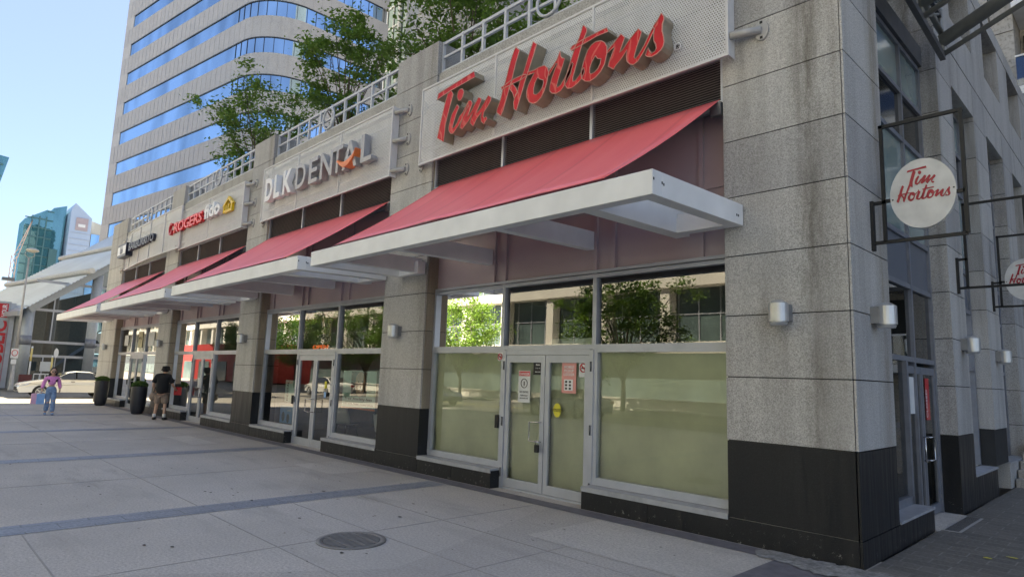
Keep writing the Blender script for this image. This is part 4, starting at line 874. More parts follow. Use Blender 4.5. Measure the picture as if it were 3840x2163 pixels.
# dental shop window graphics
o = notice(-12.98, -11.62, .96, 1.78, M['poster_teal'] if 'poster_teal' in M else M.setdefault('poster_teal', plain('pale_teal_poster', (.62, .78, .76), .6, 0, .06)), 'pale teal poster with a smiling face in the dental shop window', y=YG+.06, cat='poster', nm='poster')
m = MB(); m.box(-12.62, -11.98, YG+.052, YG+.056, 1.24, 1.77); m.build('photo_field', M['joint'], o)
def ell(cx, cz, rx, rz, y, n=18): return [(cx+rx*math.cos(2*math.pi*k/n), y, cz+rz*math.sin(2*math.pi*k/n)) for k in range(n)]
m = MB(); m.add(ell(-12.24, 1.50, .2, .27, YG+.050), [list(range(18))]); m.build('portrait_face', M['skin'], o)
m = MB(); m.add(ell(-12.20, 1.40, .09, .04, YG+.0485), [list(range(18))]); m.build('portrait_smile', M['white'], o)
m = MB(); m.add(ell(-12.31, 1.55, .03, .014, YG+.0485), [list(range(18))]); m.add(ell(-12.16, 1.56, .03, .014, YG+.0485), [list(range(18))]); m.build('portrait_eye', M['joint'], o)
m = MB(); m.box(-12.98, -11.62, YG+.055, YG+.0565, .96, 1.0); m.build('orange_band', M['orange'], o)
text_obj('print', 'Free Anxiety-less', -12.85, YG+.0545, 1.14, .1, [M['joint']], o, .0005, .002, width=1.1, height=.07)
text_obj('print', '647-975-9080 registration', -12.9, YG+.0545, 1.04, .1, [M['joint']], o, .0005, .002, width=1.2, height=.05)
o = notice(-15.85, -15.32, .95, 1.5, M['poster_teal'], 'tall pale window graphic with vertical DENTAL lettering left of the dental door', y=YG+.06, cat='window graphic', nm='window_graphic')
text_obj('print', 'DENTAL', -15.66, YG+.055, .98, .13, [M['joint']], o, .0005, .002, roty=R(-90))
o = notice(-16.05, -15.35, .42, .86, M['bag_blue'], 'pale blue window graphic with two heads low in the dental window', y=YG+.06, cat='window graphic', nm='window_graphic')
m = MB(); m.add(ell(-15.85, .58, .09, .12, YG+.055), [list(range(18))]); m.add(ell(-15.58, .55, .08, .11, YG+.055), [list(range(18))]); m.build('portrait_head', M['spandrel_side'], o)
text_obj('print', 'smile', -15.62, YG+.055, .72, .09, [M['white']], o, .0005, .001)
o = notice(-13.66, -13.56, 1.36, 1.52, M['poster_y'], 'small yellow round sticker on the dental shop door', y=YG-.026, cat='sticker', nm='door_sticker')
o = notice(-13.66, -13.57, 1.15, 1.28, M['bag_blue'], 'small blue sticker under the yellow one on the dental door', y=YG-.026, cat='sticker', nm='door_sticker')
t = thing('open_sign', 'orange red lit window sign above the dental shop door', 'lit sign', (-14.3, YG+.1, 2.33))
mm = newmat('neon_orange')[0]; bb = mm.node_tree.nodes['Principled BSDF']; bb.inputs['Base Color'].default_value = (.8, .12, .05, 1); bb.inputs['Emission Color'].default_value = (1, .18, .06, 1); bb.inputs['Emission Strength'].default_value = .12; M['neon'] = mm
text_obj('lettering', 'OPEN', -14.62, YG+.1, 2.275, .2, [M['neon']], t, .01, .004, width=.75, height=.10)
o = notice(-31.7, -31.1, 2.55, 3.0, M['paper_lt'], 'white sheet taped in the far shop transom, left pane', y=YG-.004)
o = notice(-29.6, -29.0, 2.45, 3.1, M['poster_gy'] if 'poster_gy' in M else M.setdefault('poster_gy', plain('cream_board', (.48, .45, .30), .7)), 'cream lettered board in the far shop transom, middle pane', y=YG-.004, lines=(('MENU', -29.3, 2.78, .16, BLK),))
o = notice(-28.2, -27.4, 2.5, 3.05, M['paper_lt'], 'white sheet taped in the far shop transom, right pane', y=YG-.004)
o = notice(-22.05, -21.85, 1.1, 1.4, M['paper_lt'], 'small white sheet on the phone shop door glass', y=YG-.026)
# side door sticker, white sheet
m = MB(); m.box(XG+.006, XG+.009, 10.86, 11.06, 1.35, 1.95); o = m.build('notice', M['red']); tag(o, 'tall red notice with white lettering on the side door', 'notice')
me_ = text_obj('print', 'CLOSED', XG+.011, 10.93, 1.38, .11, [M['white']], o, .0005, .001, rotz=R(90), roty=R(-90))
m = MB(); m.box(XG+.006, XG+.009, 10.05, 10.32, 1.45, 2.0-.05); o = m.build('notice', M['paper_lt']); tag(o, 'white printed sheet on the left leaf of the side door', 'notice')
for k in range(7):
    pass
# white chair seen in the dental shop window, stools in the phone shop
def shell_chair(x, y, rz, label, mat='white', grp='white chairs in the dental waiting room'):
    t = thing('chair', label, 'chair', (0, 0, 0), grp)
    m = MB(); m.smooth = True
    prof = [(-.2, .43), (.0, .42), (.17, .44), (.22, .55), (.25, .70), (.27, .84)]; vs = []
    for (yy, zz) in prof:
        for k in range(7):
            u = k/6*2-1; wd = .22 if zz < .6 else .22-.06*(zz-.6)/.24; vs.append((u*wd, yy-(.05*u*u if zz > .5 else 0), zz+(.02*u*u)))
    m.add(vs, [(j*7+k, j*7+k+1, (j+1)*7+k+1, (j+1)*7+k) for j in range(5) for k in range(6)])
    o = m.build('seat_shell', M[mat], t); s_ = o.modifiers.new('s', 'SOLIDIFY'); s_.thickness = .02
    for sx in (-1, 1):
        for sy in (-1, 1):
            m = MB(); m.tube([(sx*.16, sy*.14, .42), (sx*.22, sy*.21, 0.05)], .011, 6); m.build('leg', M['steel'], t)
    t.location = (x, y, .0); t.rotation_euler = (0, 0, rz); return t
shell_chair(-12.35, 8.15, R(160), 'white plastic chair behind the poster in the dental window')
shell_chair(-14.75, 8.6, R(200), 'white plastic chair seen through the left leaf of the dental door')

shell_chair(-3.25, 10.35, R(60), 'salmon pink chair with metal legs seen through the side door', 'sal', None)
# ---------------------------------------------------------------- roof trees and street trees
def make_tree_mesh(seed, H, rad, trunk_r, crown0, nclump, leaves, lsize, flat=.75, mat='leaf'):
    """returns (trunk MB, crown MB) round the origin: limbs fork to clumps of leaf faces spread through the crown"""
    rnd = random.Random(seed); tb = MB(); tb.smooth = True; cr = MB()
    top = H*.55
    base = [(0, 0, 0), (rnd.uniform(-.05, .05), rnd.uniform(-.05, .05), crown0*.6), (rnd.uniform(-.1, .1), rnd.uniform(-.1, .1), crown0)]
    tb.tube(base, [trunk_r, trunk_r*.8, trunk_r*.7], 8); fork = Vector(base[-1]); tips = []
    cz = (crown0+H)/2+.04*H; hz = (H-crown0)/2; clumps = []; nt_ = max(16, nclump//4)
    for k in range(nt_):
        zz = 1-2*(k+.5)/nt_; rr = math.sqrt(max(0, 1-zz*zz)); a = k*2.39996+rnd.uniform(-.3, .3); q = rnd.uniform(.55, .98)*(1+.16*math.sin(3*a+seed)+.1*math.sin(5*a))
        tip = Vector((rr*math.cos(a)*rad*q, rr*math.sin(a)*rad*q, cz+zz*hz*q))
        if tip.z < crown0*.8: tip.z = crown0*rnd.uniform(.85, 1.2)
        m1 = fork.lerp(tip, .45)+Vector((0, 0, .12*rad)); tb.tube([fork+Vector((0, 0, rnd.uniform(-.3, .1)*crown0)), m1, tip], [trunk_r*.36, trunk_r*.2, trunk_r*.05], 5)
        tips.append(tip); clumps.append((tip, rnd.uniform(.22, .32)*rad)); clumps.append((m1.lerp(tip, .55)+Vector((rnd.gauss(0, .1), rnd.gauss(0, .1), rnd.gauss(0, .1)))*rad, rnd.uniform(.15, .25)*rad))
        for q2 in range(2):
            e2 = tip+Vector((rnd.gauss(0, .2), rnd.gauss(0, .2), rnd.gauss(0, .14)))*rad; clumps.append((e2, rnd.uniform(.13, .22)*rad)); tb.tube([m1.lerp(tip, .6), e2], [trunk_r*.1, trunk_r*.03], 4)
    for p, r_ in clumps:
        for _ in range(leaves):
            v = Vector((rnd.gauss(0, .42), rnd.gauss(0, .42), rnd.gauss(0, .26)))*r_*1.15
            c = p+v; s_ = lsize*rnd.uniform(.6, 1.3); n_ = Vector((rnd.gauss(0, .6), rnd.gauss(0, .6), 1)).normalized(); u = n_.orthogonal().normalized(); u.rotate(Matrix.Rotation(rnd.uniform(0, 6.28), 3, n_)); w_ = n_.cross(u)
            cr.add([c-u*s_, c-w_*s_*.5, c+u*s_, c+w_*s_*.5], [(0, 1, 2, 3)])
    return tb, cr
def tree(seed, loc, label, group, **k):
    mat = k.pop('mat', 'leaf'); tb, cr = make_tree_mesh(seed, **k)
    t = thing('tree', label, 'tree', (0, 0, 0), group)
    tb.build('trunk', M['bark'], t); cr.build('crown', M[mat], t); t.location = loc; return t
tree(3, (-25.2, 9.9, 7.2), 'small green tree on the roof terrace above the phone shop sign', 'trees in planters on the roof terrace', H=6.6, rad=2.25, trunk_r=.10, crown0=1.5, nclump=80, leaves=115, lsize=.08)
tree(8, (-17.9, 9.6, 7.2), 'tall green tree on the roof terrace above the dental sign', 'trees in planters on the roof terrace', H=6.6, rad=1.8, trunk_r=.10, crown0=1.7, nclump=78, leaves=110, lsize=.072)
tree(21, (-12.3, 9.9, 7.2), 'dense green tree on the roof terrace behind the concrete pier, cut by the top edge', 'trees in planters on the roof terrace', H=6.2, rad=2.1, trunk_r=.10, crown0=1.0, nclump=92, leaves=150, lsize=.066)
tree(31, (-8.7, 9.3, 7.2), 'low leafy shrub tree just behind the white railing of the corner shop', 'trees in planters on the roof terrace', H=3.0, rad=1.3, trunk_r=.05, crown0=.5, nclump=26, leaves=60, lsize=.06)

# ---------------------------------------------------------------- neighbouring buildings
def vec2(a): return Vector((a[0], a[1], 0))
# office tower: ribbon windows wrapped round a rounded corner
M['precast'] = stone('tower_precast', (.44, .445, .46), (.36, .345, .33), speck=14, stain=.3, stainz=.02, rough=.7, light=(.47, .475, .49), stainscale=.5)
M['ribbon'] = mirror('ribbon_glass', (.50, .74, 1.0), .86, .04)
M['ribbon_dk'] = plain('dark_mullion', (.03, .035, .045), .4)
T0 = Vector((-107.0, 20.0, 0)); dL = Vector((.988, .155, 0)).normalized(); dR = Vector((0, 1, 0))
LA = 34.2; rad_ = 6.0
S0 = T0+dL*LA; nL = Vector((-dL.y, dL.x, 0))             # left normal of dL (towards +Y)
cen = S0+nL*rad_
a0 = math.atan2((S0-cen).y, (S0-cen).x); a1 = 0.0
arc = [cen+Vector((math.cos(a0+(a1-a0)*k/14), math.sin(a0+(a1-a0)*k/14), 0))*rad_ for k in range(15)]
path = [T0+dL*(LA*k/12) for k in range(12)]+arc+[arc[-1]+dR*(k*.96) for k in range(1, 12)]
tw = thing('office_tower', 'tall pale office tower with blue ribbon windows and a rounded corner', 'tower', (-100, 30, 0))
def strip(pts, z0, z1, out=0.0, thick=.4):
    m = MB(); n = len(pts); vs = []
    nor = []
    for i in range(n):
        d = (pts[min(i+1, n-1)]-pts[max(i-1, 0)]).normalized(); nor.append(Vector((d.y, -d.x, 0)))
    for z in (z0, z1):
        for p, q in zip(pts, nor): vs.append(p+q*out+Vector((0, 0, z)))
    for z in (z0, z1):
        for p, q in zip(pts, nor): vs.append(p+q*(out-thick)+Vector((0, 0, z)))
    f = [(i, i+1, n+i+1, n+i) for i in range(n-1)]+[(2*n+i+1, 2*n+i, 3*n+i, 3*n+i+1) for i in range(n-1)]+[(i+1, i, 2*n+i, 2*n+i+1) for i in range(n-1)]+[(n+i, n+i+1, 3*n+i+1, 3*n+i) for i in range(n-1)]+[(0, n, 3*n, 2*n), (n-1, 3*n-1, 4*n-1, 2*n-1)]
    m.add(vs, f); return m
FH = 4.575; zt0 = 53.55                                     # head of one ribbon
rib = []
k = -11
path_w = path[1:-1]
path_w[0] = T0+dL*2.6
for j in range(-11, 4):
    rib.append(zt0+j*FH)
def pt(pts, s_):
    acc = 0
    for a, b in zip(pts[:-1], pts[1:]):
        l = (b-a).length
        if acc+l >= s_: return a.lerp(b, (s_-acc)/l), (b-a).normalized()
        acc += l
    return pts[-1], (pts[-1]-pts[-2]).normalized()
tot = sum((b-a).length for a, b in zip(path[:-1], path[1:])); JM = plain('precast_joint', (.38, .38, .385), .9)
for j, zh in enumerate(rib):
    z0 = zh-1.95; z_prev = rib[j-1] if j else 0
    wl = strip(path, z_prev, z0-.0, 0.0, .5).build('wall', M['precast'], tw)
    wn = strip(path_w, z0, zh, -.07, .2).build('window', M['ribbon'], tw)
    strip([T0, T0+dL*1.3, T0+dL*2.6], z0, zh, 0, .5).build('wall', M['precast'], tw)
    m = MB(); s_ = 1.4
    while s_ < tot-.2 and j:
        p, d = pt(path, s_); nn = Vector((d.y, -d.x, 0)); m.beam(p+nn*.012+Vector((0, 0, z_prev)), p+nn*.012+Vector((0, 0, z0)), .025, .025, d); s_ += 1.15
    if m.v: m.build('panel_joint', JM, wl)
    m = MB(); s_ = 33.0
    while s_ < tot-.3:
        p, d = pt(path, s_); nn = Vector((d.y, -d.x, 0)); m.beam(p-nn*.05+Vector((0, 0, z0)), p-nn*.05+Vector((0, 0, zh)), .08, .05, d); s_ += 1.15
    for a, b in zip(path_w[:-1], path_w[1:]): m.beam(a+Vector((0, 0, zh-.05)), b+Vector((0, 0, zh-.05)), .06, .10)
    m.build('mullion', M['ribbon_dk'], wn)
strip(path, rib[-1], rib[-1]+3, 0, .5).build('wall', M['precast'], tw)
m = MB(); back = path[-1]
m.add([T0+Vector((-.3, .3, 0)), T0+Vector((-4, 26, 0)), back+Vector((-.5, 0, 0)), T0+Vector((-.3, .3, 66)), T0+Vector((-4, 26, 66)), back+Vector((-.5, 0, 66))], [(0, 1, 4, 3), (1, 2, 5, 4), (3, 4, 5)]); m.build('rear_wall', M['precast'], tw)

# glass curtain tower with white mullions, right of the office tower
M['curtain'] = glassmat('curtain_glass', (.10, .16, .15), 2.6, .0, (.75, .95, .92), wav=.25)
cw = thing('glass_tower', 'pale green glass tower with white mullion grid between office tower and trees', 'tower', (-70, 46, 0))
m = MB(); m.box(-73.6, -60, 45.0, 60, 0, 75); m.build('glazing', M['curtain'], cw)
m = MB()
for k in range(9): x = -73.6+k*1.6; m.box(x-.06, x+.06, 44.86, 45.0, 0, 75)
for k in range(24): m.box(-73.7, -60, 44.88, 44.99, k*3.1-.10, k*3.1+.10)
m.box(-70.6, -70.1, 44.7, 45.0, 0, 75)
m.build('mullion_grid', M['white_paint'], cw)
m = MB(); m.box(-67.6, -60, 44.2, 44.85, 0, 75); m.build('pier', M['precast'], cw)

# apartment slab right behind the roof terrace (its shade covers the plaza)
M['apt'] = stone('apartment_precast', (.42, .40, .365), (.30, .27, .23), speck=8, stain=.4, rough=.75, light=(.46, .44, .41))
ap = thing('apartment_tower', 'beige precast apartment tower rising behind the roof terrace railing', 'tower', (-15, 26, 0))
m = MB(); m.box(-38.5, -6, 26.2, 40, 0, 76); m.build('wall', M['apt'], ap)
for k in range(22):
    z = 8+k*3.05
    for x0, x1 in ((-28.6, -24.6), (-19.5, -16.4), (-13.0, -9.4)):
        m = MB(); m.box(x0, x1, 26.06, 26.19, z+.4, z+2.7); wn = m.build('window', M['curtain'], ap)
        m = MB()
        for x in (x0, (x0+x1)/2, x1): m.box(x-.05, x+.05, 26.0, 26.058, z+.4, z+2.7)
        for zz in (z+.38, z+1.2, z+2.7): m.box(x0-.05, x1+.05, 25.99, 26.057, zz, zz+.08)
        m.build('window_frame', M['alu'], wn)
m = MB()
for k in range(17): m.box(-38.6, -6, 26.13, 26.196, 7.9+k*3.05, 7.95+k*3.05)
m.box(-18.4, -15.6, 14, 17, 7.3, 19.0); m.build('stair_enclosure', M['concrete_wall'], ap)

bt = thing('balcony_tower', 'beige tower with blue glass balconies at the top right edge', 'tower', (0, 26, 0))
m = MB(); m.box(-5.5, -2.8, 26.0, 36, 0, 66); m.box(-2.79, 55, 27.5, 50, 0, 66); m.build('wall', M['apt'], bt)
M['blueglass'] = glassmat('blue_balustrade', (.22, .34, .52), 1.8, .02, (.7, .82, 1.0))
for k in range(20):
    z = 2.4+k*3.05
    m = MB(); m.box(-2.78, 20, 25.6, 27.5, z, z+.28); bl_ = m.build('balcony_slab', M['white_paint'], bt)
    m = MB(); m.box(-2.76, 20, 25.62, 25.65, z+.3, z+1.3); m.build('balustrade', M['blueglass'], bl_)
    m = MB(); m.box(-2.78, 20, 25.59, 25.68, z+1.3, z+1.36); m.build('handrail', M['white_paint'], bl_)
    m = MB(); m.box(-2.7, 20, 27.4, 27.49, z+.5, z+2.8); m.build('balcony_window', M['void'], bt)
m = MB()
for k in range(9): m.box(-5.51, -2.8, 25.985, 25.998, 3+k*2.75, 3.02+k*2.75)
m.box(-3.45, -3.42, 25.984, 25.997, 0, 40); m.build('panel_joint', M['joint'], bt)

# glass hall with lean-to roof beside the far end of the shops
M['hall_steel'] = plain('hall_steel', (.36, .39, .42), .4, .2, .06)
M['roof_metal'] = plain('standing_seam_roof', (.40, .47, .55), .3, .35, .1, .4)
M['roof_tube'] = plain('roof_tube', (.56, .56, .54), .5, 0, .1)
hd = Vector((.985, .17, 0)).normalized(); hn = Vector((-.17, .985, 0)).normalized()
HO = Vector((-50, 6.15, 0))
def hp(s_, t_, z): return HO+hn*s_-hd*t_+Vector((0, 0, z))     # s along the gable, t into the hall
hall = thing('glass_hall', 'grey steel and glass hall with a steep metal lean-to roof and two white tubes', 'building', tuple(HO))
slope = .80
def rz_(s_): return 4.95+slope*s_
for s_, zt_ in ((.0, 5.2), (3.66, 7.75)):
    m = MB(); m.tube([hp(s_, .2, 0), hp(s_, .2, zt_)], .31, 16); c_ = m.build('column', M['hall_steel'], hall)
    m = MB(); m.tube([hp(s_, .2, 2.75), hp(s_, .2, 3.35)], .32, 16); m.build('column_band', M['alu_blue'], c_)
m = MB(); m.beam(hp(-.1, 0, rz_(-.1)+.1), hp(6, 0, rz_(6)+.1), .35, .42); m.build('gable_beam', M['hall_steel'], hall)
m = MB(); m.add([hp(.2, .35, 0), hp(6, .35, 0), hp(6, .35, rz_(6)), hp(.2, .35, rz_(.2))], [(0, 1, 2, 3)]); m.build('glazing', M['hall_glass'], hall)
m = MB()
for z in (2.1, 3.0, 5.05, 6.9): m.beam(hp(.2, .3, z), hp(6, .3, z), .09, .16)
for s_ in (1.1, 2.35): m.beam(hp(s_, .3, 0), hp(s_, .3, 2.1), .07, .07)
m.beam(hp(1.35, .3, 3), hp(1.35, .3, 6), .07, .07)
m.build('glazing_bar', M['alu'], hall)
m = MB()                                                   # dark inside: floors, column, escalator
m.add([hp(0, 14, 0), hp(9, 14, 0), hp(9, 14, 8), hp(0, 14, 4.6)], [(0, 1, 2, 3)]); m.build('rear_wall', M['hall_in'], hall)
m = MB(); m.tube([hp(1.9, 2.2, 0), hp(1.9, 2.2, 6.1)], .3, 10); m.beam(hp(1.0, 1.5, .3), hp(4.5, 1.5, 3.2), .9, .35); m.beam(hp(.9, 1.0, 1.0), hp(4.5, 1.0, 4.0), .06, .08); m.build('escalator', M['alu_dk'], hall)
def roof(s0, s1, t0, t1, lift=0):
    m = MB(); n = int((s1-s0)/.19)
    for k in range(n):
        a, b = s0+(s1-s0)*k/n, s0+(s1-s0)*(k+.5)/n; c = s0+(s1-s0)*(k+1)/n
        m.add([hp(a, t0, rz_(a)+.36+lift), hp(b, t0, rz_(b)+.36+lift), hp(b, t1, rz_(b)+.36+lift), hp(a, t1, rz_(a)+.36+lift)], [(0, 1, 2, 3)])
        m.add([hp(b, t0, rz_(b)+.36+lift), hp(b+.02, t0, rz_(b)+.45+lift), hp(b+.02, t1, rz_(b)+.45+lift), hp(b, t1, rz_(b)+.36+lift)], [(0, 1, 2, 3)])
        m.add([hp(b+.02, t0, rz_(b)+.45+lift), hp(c, t0, rz_(c)+.36+lift), hp(c, t1, rz_(c)+.36+lift), hp(b+.02, t1, rz_(b)+.45+lift)], [(0, 1, 2, 3)])
    return m
roof(-.6, 11, -.4, 15.3).build('roof', M['roof_metal'], hall)
m = MB(); m.tube([hp(2.9, -.7, rz_(2.9)+.60), hp(2.9, 15.8, rz_(2.9)+.60)], .19, 12); m.build('roof_tube', M['roof_tube'], hall); m = MB(); m.tube([hp(6.4, -.5, rz_(6.4)+.60), hp(6.4, 15.8, rz_(6.4)+.60)], .19, 12); m.build('roof_tube', M['roof_tube'], hall)
m = MB(); m.beam(hp(-.66, -.4, rz_(-.6)+.2), hp(-.66, 15.3, rz_(-.6)+.2), .2, .3); m.build('gutter', M['hall_steel'], hall)
m = MB(); m.add([hp(-.1, .35, 0), hp(-.1, 15, 0), hp(-.1, 15, 4.7), hp(-.1, .35, 4.7)], [(0, 1, 2, 3)]); m.build('side_wall', M['hall_steel'], hall)

# far towers, crane
M['far_teal'] = mirror('teal_glass', (.26, .46, .50), .6, .12, (.06, .20, .22)); M['far_teal_dk'] = plain('dark_teal_frame', (.06, .16, .18), .5)
M['far_white'] = plain('far_white_clad', (.40, .50, .66), .4, 0, .04, .1); M['far_beige'] = plain('far_beige_clad', (.50, .49, .44), .6)
ft = thing('teal_tower', 'far teal green glass tower with dark vertical lines behind the street lamp', 'tower', (-250, 30, 0))
def fbox(m, y0, y1, z1, x0=-250, x1=-262, z0=0, zl=None):
    zl = z1 if zl is None else zl
    m.add([(x0, y0, z0), (x0, y1, z0), (x1, y1, z0), (x1, y0, z0), (x0, y0, z1), (x0, y1, zl), (x1, y1, zl), (x1, y0, z1)], [(0, 1, 5, 4), (1, 2, 6, 5), (2, 3, 7, 6), (3, 0, 4, 7), (4, 5, 6, 7)])
m = MB(); fbox(m, 26.0, 31.6, 46.5, zl=50.5); m.build('left_wing', M['far_teal'], ft)
m = MB(); fbox(m, 31.7, 33.6, 50.6, x0=-251.5); m.build('right_wing', M['far_teal'], ft)
m = MB(); fbox(m, 33.7, 37.2, 52.2, x0=-254, zl=53.6); m.build('stair_core', M['far_teal'], ft)
m = MB()
for z in range(2, 50, 3): m.box(-249.9, -249.7, 26, 31.6, z, z+.35)
for y in (27.9, 29.8, 31.6): m.box(-249.9, -249.6, y-.16, y+.16, 0, 48)
for z in range(2, 53, 3): m.box(-251.45, -251.3, 31.7, 33.6, z, z+.4)
m.build('floor_line', M['far_teal_dk'], ft)
m = MB(); fbox(m, 33.4, 35.6, 38, x0=-250.5); m.build('balcony_stack', M['far_teal_dk'], ft)
wt = thing('peaked_tower', 'far pale blue tower with a pointed roof and a square logo panel', 'tower', (-250, 42, 0))
m = MB(); m.add([(-248, 37.6, 0), (-248, 43.6, 0), (-248, 43.6, 49.5), (-248, 38.6, 53.9), (-248, 37.6, 51.0), (-262, 37.6, 0), (-262, 43.6, 0), (-262, 43.6, 49.5), (-262, 38.6, 53.9), (-262, 37.6, 51.0)], [(0, 1, 2, 3, 4), (5, 9, 8, 7, 6), (1, 6, 7, 2), (2, 7, 8, 3), (3, 8, 9, 4), (0, 4, 9, 5)]); m.build('front_block', M['far_white'], wt)
m = MB(); fbox(m, 43.7, 49, 49.0, x0=-249, zl=47.5); m.build('side_block', M['far_beige'], wt)
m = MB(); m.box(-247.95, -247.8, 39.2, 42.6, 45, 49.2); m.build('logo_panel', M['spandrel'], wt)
m = MB(); m.box(-247.75, -247.7, 39.9, 41.9, 46.1, 47.1); m.build('logo_mark', M['white'], wt)
m = MB()
for z in range(4, 45, 2): m.box(-247.95, -247.88, 37.8, 43.4, z, z+.12)
m.build('panel_joint', M['alu'], wt)
m = MB(); m.box(-248.9, -248.7, 44.0, 46.4, 0, 44.5); m.build('glass_bay', M['ribbon'], wt)
lt = thing('corner_tower', 'sliver of a dark teal glass tower at the left edge', 'tower', (-200, 10, 0))
m = MB(); m.add([(-200, 5, 0), (-200, 14.2, 0), (-200, 16.0, 52.3), (-200, 5, 53.2), (-212, 5, 0), (-212, 14.2, 0), (-212, 16.0, 52.3), (-212, 5, 53.2), (-200, 14.2, 41), (-212, 14.2, 41)], [(0, 1, 8, 2, 3), (1, 5, 9, 8), (8, 9, 6, 2), (2, 6, 7, 3), (0, 3, 7, 4)]); m.build('glazing', M['far_teal'], lt)
m = MB()
for z in (44, 47, 50): m.box(-199.9, -199.7, 5, 15, z, z+.4)
m.build('floor_line', M['far_teal_dk'], lt)
cr = thing('tower_crane', 'distant orange and white tower crane left of the teal tower', 'crane', (-240, 24, 0))
M['crane'] = plain('crane_paint', (.68, .48, .40), .6)
m = MB()
for dx in (0, 1.3):
    m.beam((-240, 23.1+dx, 0), (-240, 23.1+dx, 33), .22, .22)
for k in range(11): m.beam((-240, 23.1, k*3), (-240, 24.4, k*3+3), .14, .14); m.beam((-240, 24.4, k*3), (-240, 23.1, k*3+3), .14, .14)
m.build('mast', M['crane'], cr)
m = MB(); a0_, b0_ = Vector((-240, 23.6, 33)), Vector((-240, 26.9, 44.5)); m.beam(a0_, b0_, .2, .2); m.beam(a0_+Vector((0, .9, -.6)), b0_, .2, .2)
for k in range(8): m.beam(a0_.lerp(b0_, k/8), (a0_+Vector((0, .9, -.6))).lerp(b0_, (k+1)/8), .12, .12)
m.build('jib', M['crane'], cr)
m = MB(); m.box(-241, -239, 21.6, 24.6, 25.3, 26.2); m.build('counterweight', M['alu_dk'], cr)

# pylon sign at the left edge
py = thing('pylon_sign', 'grey pylon sign with vertical red PUBLIC lettering and a red 24 HOUR badge', 'sign', (-52, 5, 0))
m = MB(); m.box(-52.3, -52.0, 3.6, 5.36, .2, 5.5); m.build('panel', M['hall_steel'], py)
m = MB(); m.box(-52.32, -52.0, 5.37, 5.62, 0, 5.42); m.box(-52.28, -52.02, 3.6, 5.3, 0, .2); m.build('side_post', M['alu'], py)
m = MB(); m.box(-51.996, -51.99, 5.325, 5.345, .3, 4.0); m.build('red_line', M['red'], py)
text_obj('letter', 'PUBLIC', 0, 0, 0, .9, [M['red']], None, .01, .03, width=3.3, height=.7)
o = bpy.data.objects[-1] if False else None
for ob in [x for x in COL.objects if x.name.startswith('letter') and x.parent is None]:
    for v in ob.data.vertices:
        x, y, z = v.co; v.co = Vector((.02-y*1.0, 0, 0))+Vector((0, 0, 0)) if False else Vector((.03-y, (5.28-5.0)-(z), .95+x))
    ob.parent = py; ob.name = 'letter'
m = MB(); m.box(-51.999, -51.985, 4.2, 5.24, 4.46, 5.36); m.build('badge', M['red'], py)
def side_text(body, yc, z, size, mat, parent, w_, h_, x=-51.98):
    me = text_mesh(body, size, .004, .008); xs = [v.co.x for v in me.vertices]; ys = [v.co.y for v in me.vertices]
    kx = w_/(max(xs)-min(xs)); ky = h_/(max(ys)-min(ys)); off = wloc(parent)
    for v in me.vertices: v.co = Vector((x+v.co.z, yc-(v.co.y-min(ys))*ky, z+(v.co.x-min(xs))*kx))-off
    me.materials.append(mat); o = bpy.data.objects.new('letter', me); COL.objects.link(o); o.parent = parent
side_text('24', 4.72, 4.52, .4, M['white'], py, .75, .38)
side_text('HOUR', 5.18, 4.52, .3, M['white'], py, .78, .26)
for ob in [x for x in py.children if x.name.startswith('letter')]:
    pass

# street lamp with no-parking signs
sl_ = thing('street_lamp', 'tall slim street lamp with a flat domed head beside the pylon sign', 'street lamp', (-47.2, 5.4, 0))
m = MB(); m.lathe([(.16, 0), (.16, .12), (.11, .25), (.10, 1.0), (.07, 1.05), (.07, 2.2)], -47.2, 5.38, 12); m.build('base', M['tube_grey'], sl_)
m = MB(); m.tube([(-47.2, 5.38, 2.2), (-47.2, 5.38, 7.9)], [.065, .045], 8); m.build('pole', M['tube_grey'], sl_)
m = MB(); m.tube([(-47.2, 5.38, 7.8), (-47.2, 5.15, 8.05), (-47.2, 5.2, 8.25)], .02, 6); m.tube([(-47.2, 5.38, 7.8), (-47.2, 5.62, 8.0), (-47.2, 5.6, 8.25)], .02, 6); m.build('yoke', M['tube_grey'], sl_)
m = MB(); m.lathe([(.05, -.12), (.28, -.06), (.34, .0), (.30, .07), (.16, .14), (.02, .16)], -47.2, 5.5, 16, z0=8.32); m.build('lamp_head', M['bag_cream'] if 'bag_cream' in M else M.setdefault('bag_cream', plain('cream_lamp', (.55, .52, .45), .4)), sl_)
m = MB(); m.box(-47.1, -47.08, 5.15, 5.5, 1.9, 2.45); m.build('no_parking_plate', M['white'], sl_)
m = MB(); m.tube([(-47.07, 5.325+.13*math.cos(a*math.pi/8), 2.2+.17*math.sin(a*math.pi/8)) for a in range(17)], .02, 5, cap=False); m.build('prohibition_ring', M['red'], sl_)
m = MB(); m.box(-47.1, -47.08, 5.2, 5.45, 1.55, 1.82); m.build('hours_plate', M['white'], sl_)

